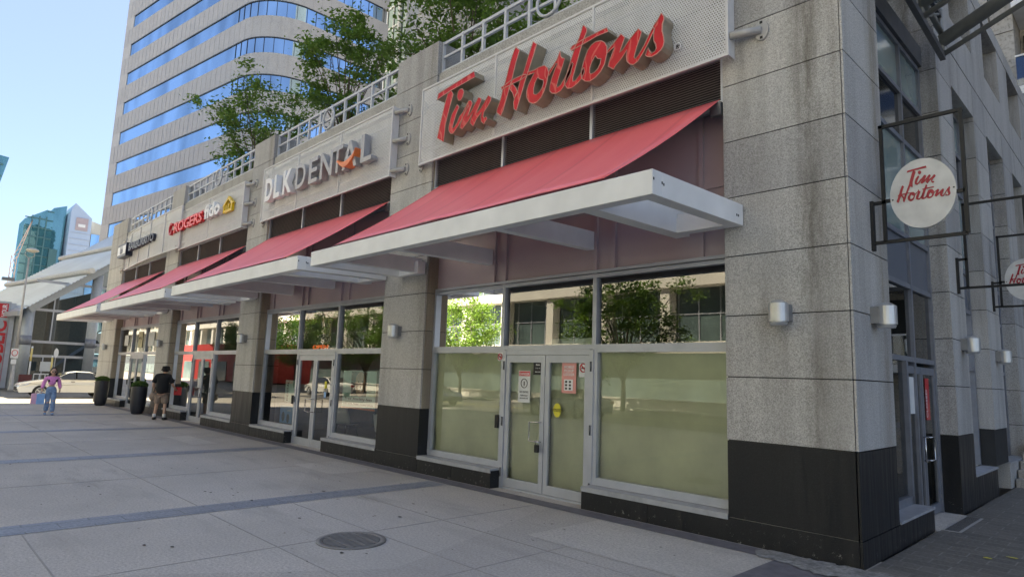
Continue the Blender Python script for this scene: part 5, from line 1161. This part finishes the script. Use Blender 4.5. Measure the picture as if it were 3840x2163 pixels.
# posts and barrier behind the car
for (y, z0, z1, lb) in ((6.24, 1.75, 2.65, 'white and yellow marker post behind the bonnet of the white car'), (7.31, 1.0, 2.15, 'yellow banded marker post just left of the road sign')):
    t = thing('marker_post', lb, 'marker post', (-48, y, 0), 'yellow marker posts before the hall')
    m = MB(); m.tube([(-48, y, 0), (-48, y, z1)], .045, 8); m.build('post', M['white'], t)
    m = MB(); m.tube([(-48, y, z0), (-48, y, z1-.12)], .05, 8); m.build('yellow_sleeve', M['post_yellow'] if 'post_yellow' in M else M.setdefault('post_yellow', plain('post_yellow', (.72, .58, .22), .5)), t)
t = thing('road_sign', 'round road sign on a thin post seen nearly edge-on before the hall', 'road sign', (-48, 7.45, 0))
m = MB(); m.tube([(-48, 7.45, 0), (-48, 7.45, 2.6)], .03, 6); m.build('post', M['tube_grey'], t)
m = MB(); m.tube([(-47.9, 7.45, 2.3), (-47.87, 7.45, 2.3)], .28, 20); o = m.build('plate', M['white'], t)
for v in o.data.vertices: v.co.y *= .42
t = thing('barrier', 'low white barrier fence behind the white car', 'barrier', (-47.5, 7, 0))
m = MB()
for z in (1.0, .55): m.beam((-47.5, 6.4, z), (-47.5, 7.5, z), .04, .06)
m.build('rail', M['white'], t)
for y in (6.42, 6.7, 6.98, 7.26, 7.48):
    m = MB(); m.beam((-47.5, y, 0), (-47.5, y, 1.0), .04, .04, (1, 0, 0)); m.build('upright', M['white'], t)
m = MB(); m.box(-49.2, -49.15, 6.9, 7.55, 1.15, 1.75); o = m.build('notice_board', M['paper_lt']); tag(o, 'pale notice taped inside the hall glass by the marker posts', 'notice')
t = MB(); t.tube([(-3.2, 20, 0), (-3.2, 20, .01)], .01, 4)

# ---------------------------------------------------------------- cars
def make_car(label, loc, rz, paint, proto={}):
    t = thing('car', label, 'car', (0, 0, 0))
    # side profile (x along the car, front at -x), lofted over width stations
    prof = [(-2.32, .32), (-2.36, .52), (-2.25, .70), (-1.9, .80), (-1.25, .93), (-.95, .98), (-.25, 1.36), (.15, 1.44), (.8, 1.42), (1.35, 1.22), (1.75, 1.06), (2.15, 1.02), (2.30, .90), (2.34, .6), (2.30, .34)]
    def width(z, x):
        w0 = .89 if z < .95 else .89-(z-.95)*.62
        if abs(x) > 1.9: w0 -= (abs(x)-1.9)*.28
        return w0
    m = MB(); m.smooth = True; st = (-1, -.985, -.9, -.5, 0, .5, .9, .985, 1); vs = []
    low = [(-2.30, .25), (2.28, .27)]
    for (x, z) in prof:
        for u in st:
            wd = width(z, x); drop = .05*abs(u)**4 if z > .6 else 0
            vs.append((x, u*wd, z-drop+.0))
    n = len(st); m.add(vs, [(i*n+k, (i+1)*n+k, (i+1)*n+k+1, i*n+k+1) for i in range(len(prof)-1) for k in range(n-1)])
    # body sides as polygons with wheel arches
    for s_ in (-1, 1):
        def arch(cx): return [(cx+.37*math.cos(a), .30+.37*math.sin(a)) for a in [math.pi*k/8 for k in range(9)]]
        bot = [(2.30, .27)]+[(1.38+.37*math.cos(a), .30+.37*math.sin(a)) for a in [math.pi*k/8 for k in range(9)]]+[(-1.38+.37*math.cos(a), .30+.37*math.sin(a)) for a in [math.pi*k/8 for k in range(9)]]+[(-2.28, .27)]
        lower = [(-2.28, .27), (-2.36, .52), (-2.25, .70), (-1.9, .80), (-1.25, .93), (-.95, .95), (1.70, .98), (2.15, .99), (2.30, .88), (2.34, .6)]+bot[0:1]+bot[1:-1]
        tri = tessellate_polygon([[Vector((a, b, 0)) for a, b in lower]]); b_ = len(m.v)
        for a, b in lower: m.v.append((a, s_*(width(b, a)+.0), b))
        sm_ = m.smooth; m.smooth = False
        for q in tri: m.face([b_+q[0], b_+q[1], b_+q[2]])
        m.smooth = sm_
    m.build('body', paint, t)
    g = MB()
    for s_ in (-1, 1):
        def sp(x, z): return (x, s_*(width(z, x)+.012), z)
        g.add([sp(-.82, .99), sp(.12, .99), sp(.12, 1.36), sp(-.18, 1.34)], [(0, 1, 2, 3)]); g.add([sp(.18, .99), (1.0, s_*(width(.99, 1)+.012), .99), sp(.95, 1.33), sp(.18, 1.37)], [(0, 1, 2, 3)]); g.add([sp(1.05, .99), sp(1.5, 1.0), sp(1.12, 1.28)], [(0, 1, 2)])
    g.build('side_window', M['car_glass'], t)
    g = MB(); g.add([(-.97, -.80, .985), (-.97, .80, .985), (-.28, .62, 1.36), (-.28, -.62, 1.36)], [(0, 1, 2, 3)]); g.build('windscreen', M['car_glass'], t)
    g = MB(); g.add([(1.74, -.72, 1.075), (1.74, .72, 1.075), (1.02, .6, 1.395), (1.02, -.6, 1.395)], [(0, 1, 2, 3)]); g.build('rear_window', M['car_glass'], t)
    for s_ in (-1, 1):
        g = MB(); g.add([(-2.33, s_*.80, .60), (-2.20, s_*.86, .74), (-1.85, s_*.895, .80), (-1.95, s_*.895, .68), (-2.31, s_*.84, .56)], [(0, 1, 2, 3, 4)]); g.build('headlight', M['headlamp'], t)
        g = MB(); g.box(2.325, 2.35, s_*.55, s_*.82, .74, .9); g.build('tail_light', M['red'], t)
        g = MB(); g.box(-.75, -.58, s_*.92, s_*1.04, .96, 1.06); g.build('mirror', paint, t)
        g = MB(); g.box(-.1, .08, s_*.895, s_*.91, .84, .87); g.box(.95, 1.12, s_*.895, s_*.91, .86, .89); g.build('door_handle', M['steel'], t)
    g = MB(); g.box(-2.37, -2.33, -.45, .45, .38, .56); g.build('grille', M['black'], t)
    for x in (-1.38, 1.38):
        for s_ in (-1, 1):
            wh = MB(); wh.tube([(x, s_*.70, .32), (x, s_*.885, .32)], .32, 20); wo_ = wh.build('wheel', M['tyre'], t)
            rm = MB(); rm.tube([(x, s_*.86, .32), (x, s_*.895, .32)], .21, 16)
            rm.build('rim', M['alu_dk'], wo_)
            rm = MB()
            for k in range(5):
                a = 2*math.pi*k/5; rm.beam((x, s_*.9, .32), (x+.2*math.cos(a), s_*.9, .32+.2*math.sin(a)), .05, .02, (0, 1, 0))
            rm.tube([(x+.21*math.cos(a*math.pi/10), s_*.895, .32+.21*math.sin(a*math.pi/10)) for a in range(21)], .018, 5, cap=False)
            rm.build('spoke', M['lamp_metal'], wo_)
    t.location = loc; t.rotation_euler = (0, 0, rz); return t
M['car_glass'] = plain('car_glass', (.02, .022, .024), .06); M['tyre'] = plain('tyre_rubber', (.018, .018, .018), .8); M['headlamp'] = plain('headlamp_lens', (.45, .47, .5), .1, .3)
M['car_white'] = plain('white_car_paint', (.66, .65, .61), .25, 0, .03, 1, coat=1); M['car_grey'] = plain('silver_car_paint', (.34, .36, .38), .25, .5, .03, 1, coat=1); M['car_blue'] = plain('dark_blue_car_paint', (.03, .05, .12), .25, .3, .03, 1, coat=1)
make_car('white sedan parked across the sunny street beyond the plaza', (-42.2, 7.35, -.16+.02), R(90), M['car_white'])
make_car('silver car parked across the street, seen only mirrored in the papered windows', (-21.5, -10.3, -.11), 0, M['car_grey'])
make_car('dark blue car parked across the street, seen only mirrored in the dental windows', (-33.0, -10.3, -.11), R(180), M['car_blue'])
make_car('white car parked across the street, seen only mirrored in the far windows', (-46.0, -10.3, -.11), R(0), M['car_white'])

# ---------------------------------------------------------------- planters
def planter(x, y, h, label):
    t = thing('planter', label, 'planter', (x, y, 0), 'tall black planters by the shop doors')
    k = h/1.0
    m = MB(); m.lathe([(.14, 0), (.185, .03), (.225, .16*k), (.25, .4*k), (.262, .7*k), (.258, .95*k), (.24, 1.05*k), (.20, 1.03*k)], x, y, 24); m.build('pot', M['pot'], t)
    m = MB(); rnd = random.Random(4); m.smooth = False
    for _ in range(3000):
        a, b = rnd.uniform(0, 6.283), math.acos(rnd.uniform(-.25, 1)); r_ = rnd.uniform(.20, .265)
        c = Vector((x+r_*math.sin(b)*math.cos(a), y+r_*math.sin(b)*math.sin(a), 1.02*k+r_*.62*math.cos(b)))
        n_ = Vector((rnd.gauss(0, 1), rnd.gauss(0, 1), rnd.gauss(0, 1))).normalized(); u = n_.orthogonal()*.02; w_ = n_.cross(u.normalized())*.014; m.add([c-u, c-w_, c+u, c+w_], [(0, 1, 2, 3)])
    m.build('boxwood_ball', M['boxwood'], t)
    return t
M['pot'] = plain('black_planter', (.022, .023, .03), .45, 0, .15)
planter(-26.0, 6.66, 1.0, 'tall black tapered planter with a clipped green ball beside the man')
planter(-31.6, 6.66, 1.05, 'tall black tapered planter with a clipped ball, nearer the white car')

# ---------------------------------------------------------------- people
def skin_obj(name, verts, edges, mat, parent, sub=2, root=0):
    me = bpy.data.meshes.new(name); me.from_pydata([v[0] for v in verts], edges, []); me.update()
    o = bpy.data.objects.new(name, me); COL.objects.link(o); o.parent = parent
    md = o.modifiers.new('skin', 'SKIN'); sv = me.skin_vertices[0].data if me.skin_vertices else None
    if sv is None:
        bm = bmesh.new(); bm.from_mesh(me); bm.verts.layers.skin.verify(); bm.to_mesh(me); bm.free(); sv = me.skin_vertices[0].data
    for i, v in enumerate(verts):
        r_ = v[1]; sv[i].radius = r_ if isinstance(r_, tuple) else (r_, r_); sv[i].use_root = (i == root)
    md.use_smooth_shade = True
    s_ = o.modifiers.new('sub', 'SUBSURF'); s_.levels = sub; s_.render_levels = sub
    me.materials.append(mat); return o
def hand(verts, edges, wi, w_, dirn, side, curl=.5):
    """palm and five short bent fingers grown on the wrist vertex wi (index), w_ wrist position"""
    d = Vector(dirn).normalized(); s_ = Vector(side).normalized(); n_ = d.cross(s_).normalized()
    pi = len(verts); verts.append((tuple(w_+d*.05), (.020, .030))); edges.append((wi, pi))
    for k, ln in enumerate((.060, .072, .075, .066)):
        b = w_+d*.085+s_*(k-1.5)*.019; a = len(verts)
        verts.append((tuple(b), .0085)); edges.append((pi, a))
        verts.append((tuple(b+d*ln*.5+n_*ln*curl*.2), .008)); edges.append((a, a+1))
        verts.append((tuple(b+d*ln*(1-curl*.4)+n_*ln*curl*.8), .006)); edges.append((a+1, a+2))
    a = len(verts); verts.append((tuple(w_+d*.03-s_*.034), .010)); edges.append((pi, a)); verts.append((tuple(w_+d*.075-s_*.048+n_*.02), .008)); edges.append((a, a+1))
def head_mesh(t, c, mat, facing, tilt=0, sc=1.0):
    """head with brow, nose, chin, ears; c = centre, facing = unit vector"""
    bm = bmesh.new(); bmesh.ops.create_uvsphere(bm, u_segments=24, v_segments=18, radius=1)
    for v in bm.verts:
        x, y, z = v.co            # local: +x face
        y *= .80; 
        if z < 0: y *= 1-.30*(-z)**1.4; x *= 1-.10*(-z)
        if x > 0: x *= .92
        if z < -.2 and x > .2: x += .10*(-z)
        nose = math.exp(-((y/.13)**2+((z+.12)/.22)**2)) if x > .3 else 0; x += .22*nose
        eye = (math.exp(-(((y-.32)/.16)**2+((z-.02)/.12)**2))+math.exp(-(((y+.32)/.16)**2+((z-.02)/.12)**2))) if x > .3 else 0; x -= .10*eye
        ear = math.exp(-((x/.16)**2+((z+.02)/.24)**2)) if abs(y) > .5 else 0; y += math.copysign(.14*ear, y)
        v.co = Vector((x*.098, y*.098, z*.122))*sc
    me = bpy.data.meshes.new('head'); bm.to_mesh(me); bm.free(); me.materials.append(mat)
    for p in me.polygons: p.use_smooth = True
    ang = math.atan2(facing[1], facing[0]); Mt = Matrix.Rotation(ang, 4, 'Z') @ Matrix.Rotation(tilt, 4, 'Y'); off = wloc(t)
    for v in me.vertices: v.co = Mt @ v.co+Vector(c)-off
    o = bpy.data.objects.new('head', me); COL.objects.link(o); o.parent = t
    return o, Mt, Vector(c)
def place(o_list, loc, rz): pass

# woman walking toward the camera (facing +X), about 1.55 m
W0 = Vector((-26.19, 4.07, 0))
wm = thing('person', 'woman in pink crop top and torn light jeans carrying pastel shopping bags', 'person', tuple(W0))
k = 1.54/1.62
def P(x, y, z): return (x*k, y*k, z*k)
body = [(P(0, 0, .90), (.08, .07)), (P(.0, 0, 1.02), (.08, .07)), (P(0, 0, 1.18), (.09, .08)), (P(-.01, 0, 1.30), (.12, .085)), (P(-.01, 0, 1.375), .052), (P(.0, 0, 1.43), .045),
 (P(-.01, .15, 1.305), .048), (P(-.04, .21, 1.08), .036), (P(.02, .25, .87), .026),
 (P(-.01, -.15, 1.305), .048), (P(-.05, -.22, 1.08), .036), (P(.03, -.27, .87), .026),
 (P(.0, .08, .84), .06), (P(.10, .085, .48), .05), (P(.12, .09, .08), .036), (P(.20, .09, .03), .032),
 (P(.0, -.08, .84), .06), (P(.02, -.08, .48), .05), (P(-.12, -.085, .10), .036), (P(-.03, -.09, .035), .032)]
ed = [(0, 1), (1, 2), (2, 3), (3, 4), (4, 5), (3, 6), (6, 7), (7, 8), (3, 9), (9, 10), (10, 11), (0, 12), (12, 13), (13, 14), (14, 15), (0, 16), (16, 17), (17, 18), (18, 19)]
hand(body, ed, 8, Vector(body[8][0]), (.05, .0, -1), (1, .1, 0)); hand(body, ed, 11, Vector(body[11][0]), (.05, 0, -1), (1, -.1, 0), .9)
skin_obj('body', body, ed, M['skin'], wm, 1)
hd_, Mt, hc = head_mesh(wm, W0+Vector(P(.045, 0, 1.495)), M['skin'], (1, -.05), 0, 1.0)
top = [(P(0, 0, 1.00), (.125, .11)), (P(0, 0, 1.18), (.145, .12)), (P(-.01, 0, 1.30), (.135, .10)), (P(-.01, .16, 1.31), .062), (P(-.04, .225, 1.09), .062), (P(.02, .255, .91), .05), (P(-.01, -.16, 1.31), .062), (P(-.05, -.235, 1.09), .062), (P(.03, -.275, .91), .05)]
skin_obj('crop_top', top, [(0, 1), (1, 2), (2, 3), (3, 4), (4, 5), (2, 6), (6, 7), (7, 8)], M['pink'], wm)
je = [(P(0, 0, 1.03), (.112, .098)), (P(0, 0, .90), (.15, .125)), (P(.0, .085, .80), .10), (P(.09, .08, .48), .074), (P(.11, .085, .10), .078), (P(.0, -.075, .80), .095), (P(.02, -.07, .48), .074), (P(-.11, -.075, .12), .076)]
skin_obj('jeans', je, [(0, 1), (1, 2), (2, 3), (3, 4), (1, 5), (5, 6), (6, 7)], M['denim'], wm)
m = MB(); m.tube([W0+Vector(P(.075, -.03, .44)), W0+Vector(P(.075, -.11, .43))], .022, 6); m.tube([W0+Vector(P(.155, .045, .50)), W0+Vector(P(.155, .11, .49))], .015, 6); m.build('knee_tear', M['skin'], wm)
hr = [(P(-.012, 0, 1.585), (.112, .112)), (P(-.06, 0, 1.48), (.115, .085)), (P(-.06, .08, 1.36), .055), (P(.05, .105, 1.24), .05), (P(.09, .10, 1.14), .032), (P(-.06, -.08, 1.36), .055), (P(.05, -.105, 1.24), .05), (P(.09, -.10, 1.14), .032)]
skin_obj('hair', hr, [(0, 1), (1, 2), (2, 3), (3, 4), (1, 5), (5, 6), (6, 7)], M['hair'], wm)
bm = bmesh.new(); bmesh.ops.create_uvsphere(bm, u_segments=20, v_segments=14, radius=1)
me = bpy.data.meshes.new('hair_crown')
for v in bm.verts: v.co = Vector((v.co.x*.108-.005, v.co.y*.098, v.co.z*.125+1.535*k))
bm.to_mesh(me); bm.free(); me.materials.append(M['hair'])
for p in me.polygons: p.use_smooth = True
ob = bpy.data.objects.new('hair_crown', me); COL.objects.link(ob); ob.parent = wm
m = MB(); c = W0+Vector(P(.142, 0, 1.50))
for s_ in (-1, 1): m.add([c+Vector((.0, s_*.008, .018)), c+Vector((-.012, s_*.062, .02)), c+Vector((-.012, s_*.058, -.018)), c+Vector((.0, s_*.018, -.022))], [(0, 1, 2, 3)])
m.beam(c+Vector((0, -.01, .012)), c+Vector((0, .01, .012)), .006, .006); m.build('sunglasses', M['black'], wm)
m = MB(); c = W0+Vector(P(.14, 0, 1.45)); m.box(c.x-.012, c.x, c.y-.024, c.y+.024, c.z-.008, c.z+.008); m.build('mouth', M['red_dk'], wm)
for s_, x in ((1, .16), (-1, -.07)):
    m = MB(); m.tube([W0+Vector(P(x-.09, s_*.088, .045)), W0+Vector(P(x, s_*.088, .05)), W0+Vector(P(x+.10, s_*.088, .03))], [.038, .042, .03], 8); m.build('shoe', M['denim'], wm)
def bag(label, c, mat, w_, h_):
    t = thing('shopping_bag', label, 'bag', tuple(c)); m = MB(); m.box(c[0]-w_, c[0]+w_, c[1]-.045, c[1]+.045, c[2]-h_, c[2]); m.build('sack', mat, t, bevel=.01)
    m = MB(); m.tube([(c[0]-w_*.5, c[1], c[2]), (c[0]-w_*.2, c[1], c[2]+.10), (c[0]+w_*.2, c[1], c[2]+.10), (c[0]+w_*.5, c[1], c[2])], .006, 5); m.build('strap', mat, t)
for (dx, dy, mt, lb) in ((.05, -.27, 'bag_blue', 'pale blue shopping bag in the hand of the woman in pink'), (.0, -.41, 'bag_pink', 'pale pink shopping bag beside the blue one held by the woman')):
    t = thing('shopping_bag', lb, 'bag', (W0.x+dx, W0.y+dy, .4), 'pastel shopping bags')
    m = MB(); c = W0+Vector((dx, dy, 0)); m.box(c.x-.045, c.x+.045, c.y-.11, c.y+.11, .36, .70); m.build('sack', M[mt], t, bevel=.008)
    m = MB(); m.tube([(c.x, c.y-.06, .70), (c.x, (W0.y-.26+c.y)/2, .77), (c.x, c.y+.06, .70)], .006, 5); m.build('strap', M[mt], t)

# man from behind, black tee and khaki shorts, facing +Y / away to the windows
P0 = Vector((-23.1, 6.58, 0)); mn = thing('person', 'man in loose black t-shirt, khaki shorts and bucket hat, seen from behind', 'person', tuple(P0))
fa = Vector((-.80, .60, 0)); sd_ = Vector((.60, .80, 0))      # facing, right hand side
k = 1.0
def Q(f, s_, z): v = fa*f+sd_*s_; return (v.x, v.y, z)
body = [(Q(0, 0, .92), (.09, .08)), (Q(.0, 0, 1.08), (.10, .09)), (Q(.02, 0, 1.25), (.11, .09)), (Q(.06, 0, 1.42), (.11, .08)), (Q(.10, 0, 1.50), .06), (Q(.13, 0, 1.55), .055),
 (Q(.06, .20, 1.40), .06), (Q(.06, .29, 1.14), .045), (Q(.26, .33, .98), .03),
 (Q(.06, -.20, 1.40), .06), (Q(.0, -.29, 1.14), .045), (Q(.16, -.30, .97), .03),
 (Q(.0, .10, .80), .07), (Q(.02, .13, .48), .062), (Q(-.02, .15, .10), .040), (Q(.10, .17, .04), .036),
 (Q(.0, -.10, .80), .07), (Q(.03, -.13, .48), .062), (Q(.0, -.16, .10), .040), (Q(.12, -.18, .04), .036)]
ed = [(0, 1), (1, 2), (2, 3), (3, 4), (4, 5), (3, 6), (6, 7), (7, 8), (3, 9), (9, 10), (10, 11), (0, 12), (12, 13), (13, 14), (14, 15), (0, 16), (16, 17), (17, 18), (18, 19)]
hand(body, ed, 8, Vector(body[8][0]), tuple(fa*.9+Vector((0, 0, -.3))), tuple(sd_)); hand(body, ed, 11, Vector(body[11][0]), tuple(fa*.8+Vector((0, 0, -.5))), tuple(sd_))
skin_obj('body', body, ed, M['skin'], mn, 1)
head_mesh(mn, P0+Vector(Q(.15, 0, 1.60)), M['skin'], tuple(fa), R(25))
tee = [(Q(-.01, 0, .80), (.21, .175)), (Q(0, 0, 1.10), (.205, .165)), (Q(.02, 0, 1.28), (.21, .155)), (Q(.06, 0, 1.42), (.17, .12)), (Q(.09, 0, 1.48), .085), (Q(.05, .20, 1.40), .095), (Q(.05, .29, 1.17), .085), (Q(.05, -.20, 1.40), .095), (Q(.01, -.29, 1.17), .085)]
skin_obj('t_shirt', tee, [(0, 1), (1, 2), (2, 3), (3, 4), (3, 5), (5, 6), (3, 7), (7, 8)], M['tee'], mn)
sh = [(Q(0, 0, .93), (.17, .15)), (Q(.0, .09, .80), .125), (Q(.02, .125, .50), .115), (Q(.0, -.09, .80), .125), (Q(.03, -.125, .50), .115)]
skin_obj('shorts', sh, [(0, 1), (1, 2), (0, 3), (3, 4)], M['khaki'], mn)
hc = P0+Vector(Q(.145, 0, 1.655)); m = MB(); m.lathe([(.155, -.055), (.15, -.05), (.118, .0), (.112, .06), (.095, .085), (.02, .09)], hc.x, hc.y, 20, z0=hc.z); m.build('bucket_hat', M['tee'], mn)
m = MB(); m.lathe([(.09, -.10), (.108, -.06), (.112, -.01)], hc.x-fa.x*.015, hc.y-fa.y*.015, 16, z0=hc.z); m.build('hair', M['hair'], mn)
for (a, s1, s2) in ((-.02, .15, .17), (.0, -.16, -.18)):
    m = MB(); m.tube([P0+Vector(Q(a, s1, .09)), P0+Vector(Q(a, s1, .20))], .050, 10); m.build('sock', M['sock'], mn)
    m = MB(); m.tube([P0+Vector(Q(a-.07, s1, .045)), P0+Vector(Q(a+.0, s1, .055)), P0+Vector(Q(a+.12, s2, .05)), P0+Vector(Q(a+.20, s2, .03))], [.04, .055, .048, .03], 8); m.build('shoe', M['shoe'], mn)
t = thing('flyer', 'red printed flyer held by the man in black', 'flyer', tuple(P0+Vector(Q(.36, .40, .92))))
c = P0+Vector(Q(.36, .36, .93)); m = MB(); m.beam(c+Vector((0, 0, -.13)), c+Vector((0, 0, .13)), .24, .02, tuple(fa)); m.build('sheet', M['red'], t)
t = thing('duffel_bag', 'patterned bag hanging at the left hip of the man in black', 'bag', tuple(P0+Vector(Q(.0, -.28, .7))))
m = MB(); c = P0+Vector(Q(.02, -.26, .74)); m.lathe([(.05, -.13), (.11, -.08), (.12, .04), (.08, .12)], c.x, c.y, 12, z0=c.z); m.build('pouch', M['khaki'], t)
m = MB(); m.tube([(c.x, c.y, c.z+.11), tuple(P0+Vector(Q(.02, -.22, 1.05)))], .012, 6); m.build('strap', M['shoe'], t)

# ---------------------------------------------------------------- stair rail by the side wall, grate
t = thing('stair_handrail', 'sloping stainless handrail on thin dark posts at the right edge', 'handrail', (-1.2, 12.5, 0))
m = MB(); m.tube([(-1.55, 14.6, 1.15), (-1.35, 15.6, 1.55), (-1.1, 17.2, 2.35)], .028, 8); m.build('rail', M['steel'], t)
for (x, y, z) in ((-1.55, 14.65, 1.15), (-1.45, 15.1, 1.34), (-1.35, 15.6, 1.55), (-1.27, 16.1, 1.8)):
    m = MB(); m.tube([(x, y, 0), (x, y, z)], .022, 8); m.build('post', M['alu_dk'], t)
m = MB()
for k in range(6): m.box(-2.2, 3, 15.8+k*.32, 20, k*.15, k*.15+.15)
tag(m.build('steps', M['paving']), kind='structure')
t = thing('drain_grate', 'narrow metal drain grate set in the paving before the side door', 'grate', (-2.1, 10.6, 0))
m = MB(); m.box(-2.19, -1.98, 9.95, 11.35, .007, .012); m.build('frame', M['tube_grey'], t)
m = MB()
for k in range(30): m.box(-2.16, -2.01, 9.99+k*.045, 10.005+k*.045, .012, .016)
m.build('bar', M['alu_dk'], t)
random.seed(8)
for (x, y) in ((-1.32, 8.95), (-1.5, 8.7)):
    m = MB(); m.add(blob(x, y, .035, .016, 7, 1.6, .7), [list(range(7))]); o = m.build('fallen_leaf', M['poster_y']); tag(o, 'small yellow leaf lying on the dark side pavers', 'leaf', 'fallen leaves')

# ---------------------------------------------------------------- the opposite side of the street (seen mirrored in the shop glass)
op = thing('opposite_building', 'sunlit white piered building across the street, seen mirrored in the shop windows', 'building', (-30, -32, 0))
M['opp_white'] = plain('opposite_cladding', (.72, .69, .62), .7, 0, .08, .5); M['opp_glass'] = plain('opposite_glazing', (.10, .14, .14), .15, 0, .4, .4)
m = MB(); m.box(-210, 20, -46, -32.4, 0, 34); m.build('glazing', M['opp_glass'], op)
m = MB()
for z in (4.2, 9.6, 14.6, 19.6, 24, 29, 34):
    m = MB(); m.box(-210.2, 20.2, -32.4, -31.0, z, z+.9); m.build('floor_band', M['opp_white'], op)
m = MB()
for k in range(35):
    m = MB(); m.box(-205+k*6.5, -204.1+k*6.5, -32.4, -31.3, 5.1, 34); m.build('pier', M['opp_white'], op)
m = MB()
for k in range(90): m.box(-150+k*1.9, -149.9+k*1.9, -32.45, -32.3, 5.1, 24)
for z in (7.4, 12.4): m.box(-95, 20, -32.44, -32.31, z, z+.08)
m.build('mullion', M['alu'], op)
rd = thing('red_pavilion', 'low red fronted building across the street, seen mirrored in the phone shop', 'building', (-110, -20, 0))
m = MB(); m.box(-106, -80, -26, -18, 0, 5.0); m.build('wall', plain('red_cladding', (.42, .03, .025), .6), rd)
m = MB()
for k in range(4): m.box(-105+k*6.5, -101+k*6.5, -17.98, -17.9, 0, 2.6)
m.build('window', M['opp_glass'], rd)
lw = thing('planter_wall', 'long low sunlit stone planter wall across the street, seen mirrored', 'wall', (-30, -23, 0))
m = MB(); m.box(-70, 15, -23.4, -22.6, -.1, .55); m.build('wall', M['opp_white'], lw)
m = MB(); m.box(-70, 15, -23.5, -22.5, .55, .63); m.build('coping', M['paving_lt'], lw)
ta = tree(41, (-40.5, -19, -.1), 'street tree across the road with yellow green crown, mirrored in the glass', 'street trees across the road', H=8.6, rad=4.0, trunk_r=.16, crown0=2.2, nclump=110, leaves=90, lsize=.13, mat='leaf_lt')
tb_ = tree(42, (-24.3, -19, -.1), 'darker street tree across the road, mirrored in the right window', 'street trees across the road', H=8.6, rad=3.6, trunk_r=.17, crown0=2.3, nclump=110, leaves=90, lsize=.13)
for i, (x, y, src) in enumerate(((-55, -19, tb_), (-68, -18, ta), (-80, -17, tb_), (-12, -19.5, ta))):
    c = copy_tree(src); c.location = (x, y, -.1); c.rotation_euler = (0, 0, i*1.3+.7); c['label'] = ['street tree across the road opposite the dental shop', 'yellow green street tree opposite the phone shop', 'street tree opposite the far end shop', 'yellow green street tree opposite the corner pillar'][i]
# dark red sedan-high clutter: low wall by the hall
m = MB(); m.box(-47.9, -47.6, 5.75, 6.35, -.05, .95); o = m.build('utility_box', M['utility'] if 'utility' in M else M.setdefault('utility', plain('maroon_box', (.14, .04, .04), .6))); tag(o, 'maroon utility box behind the bonnet of the white car', 'utility box')
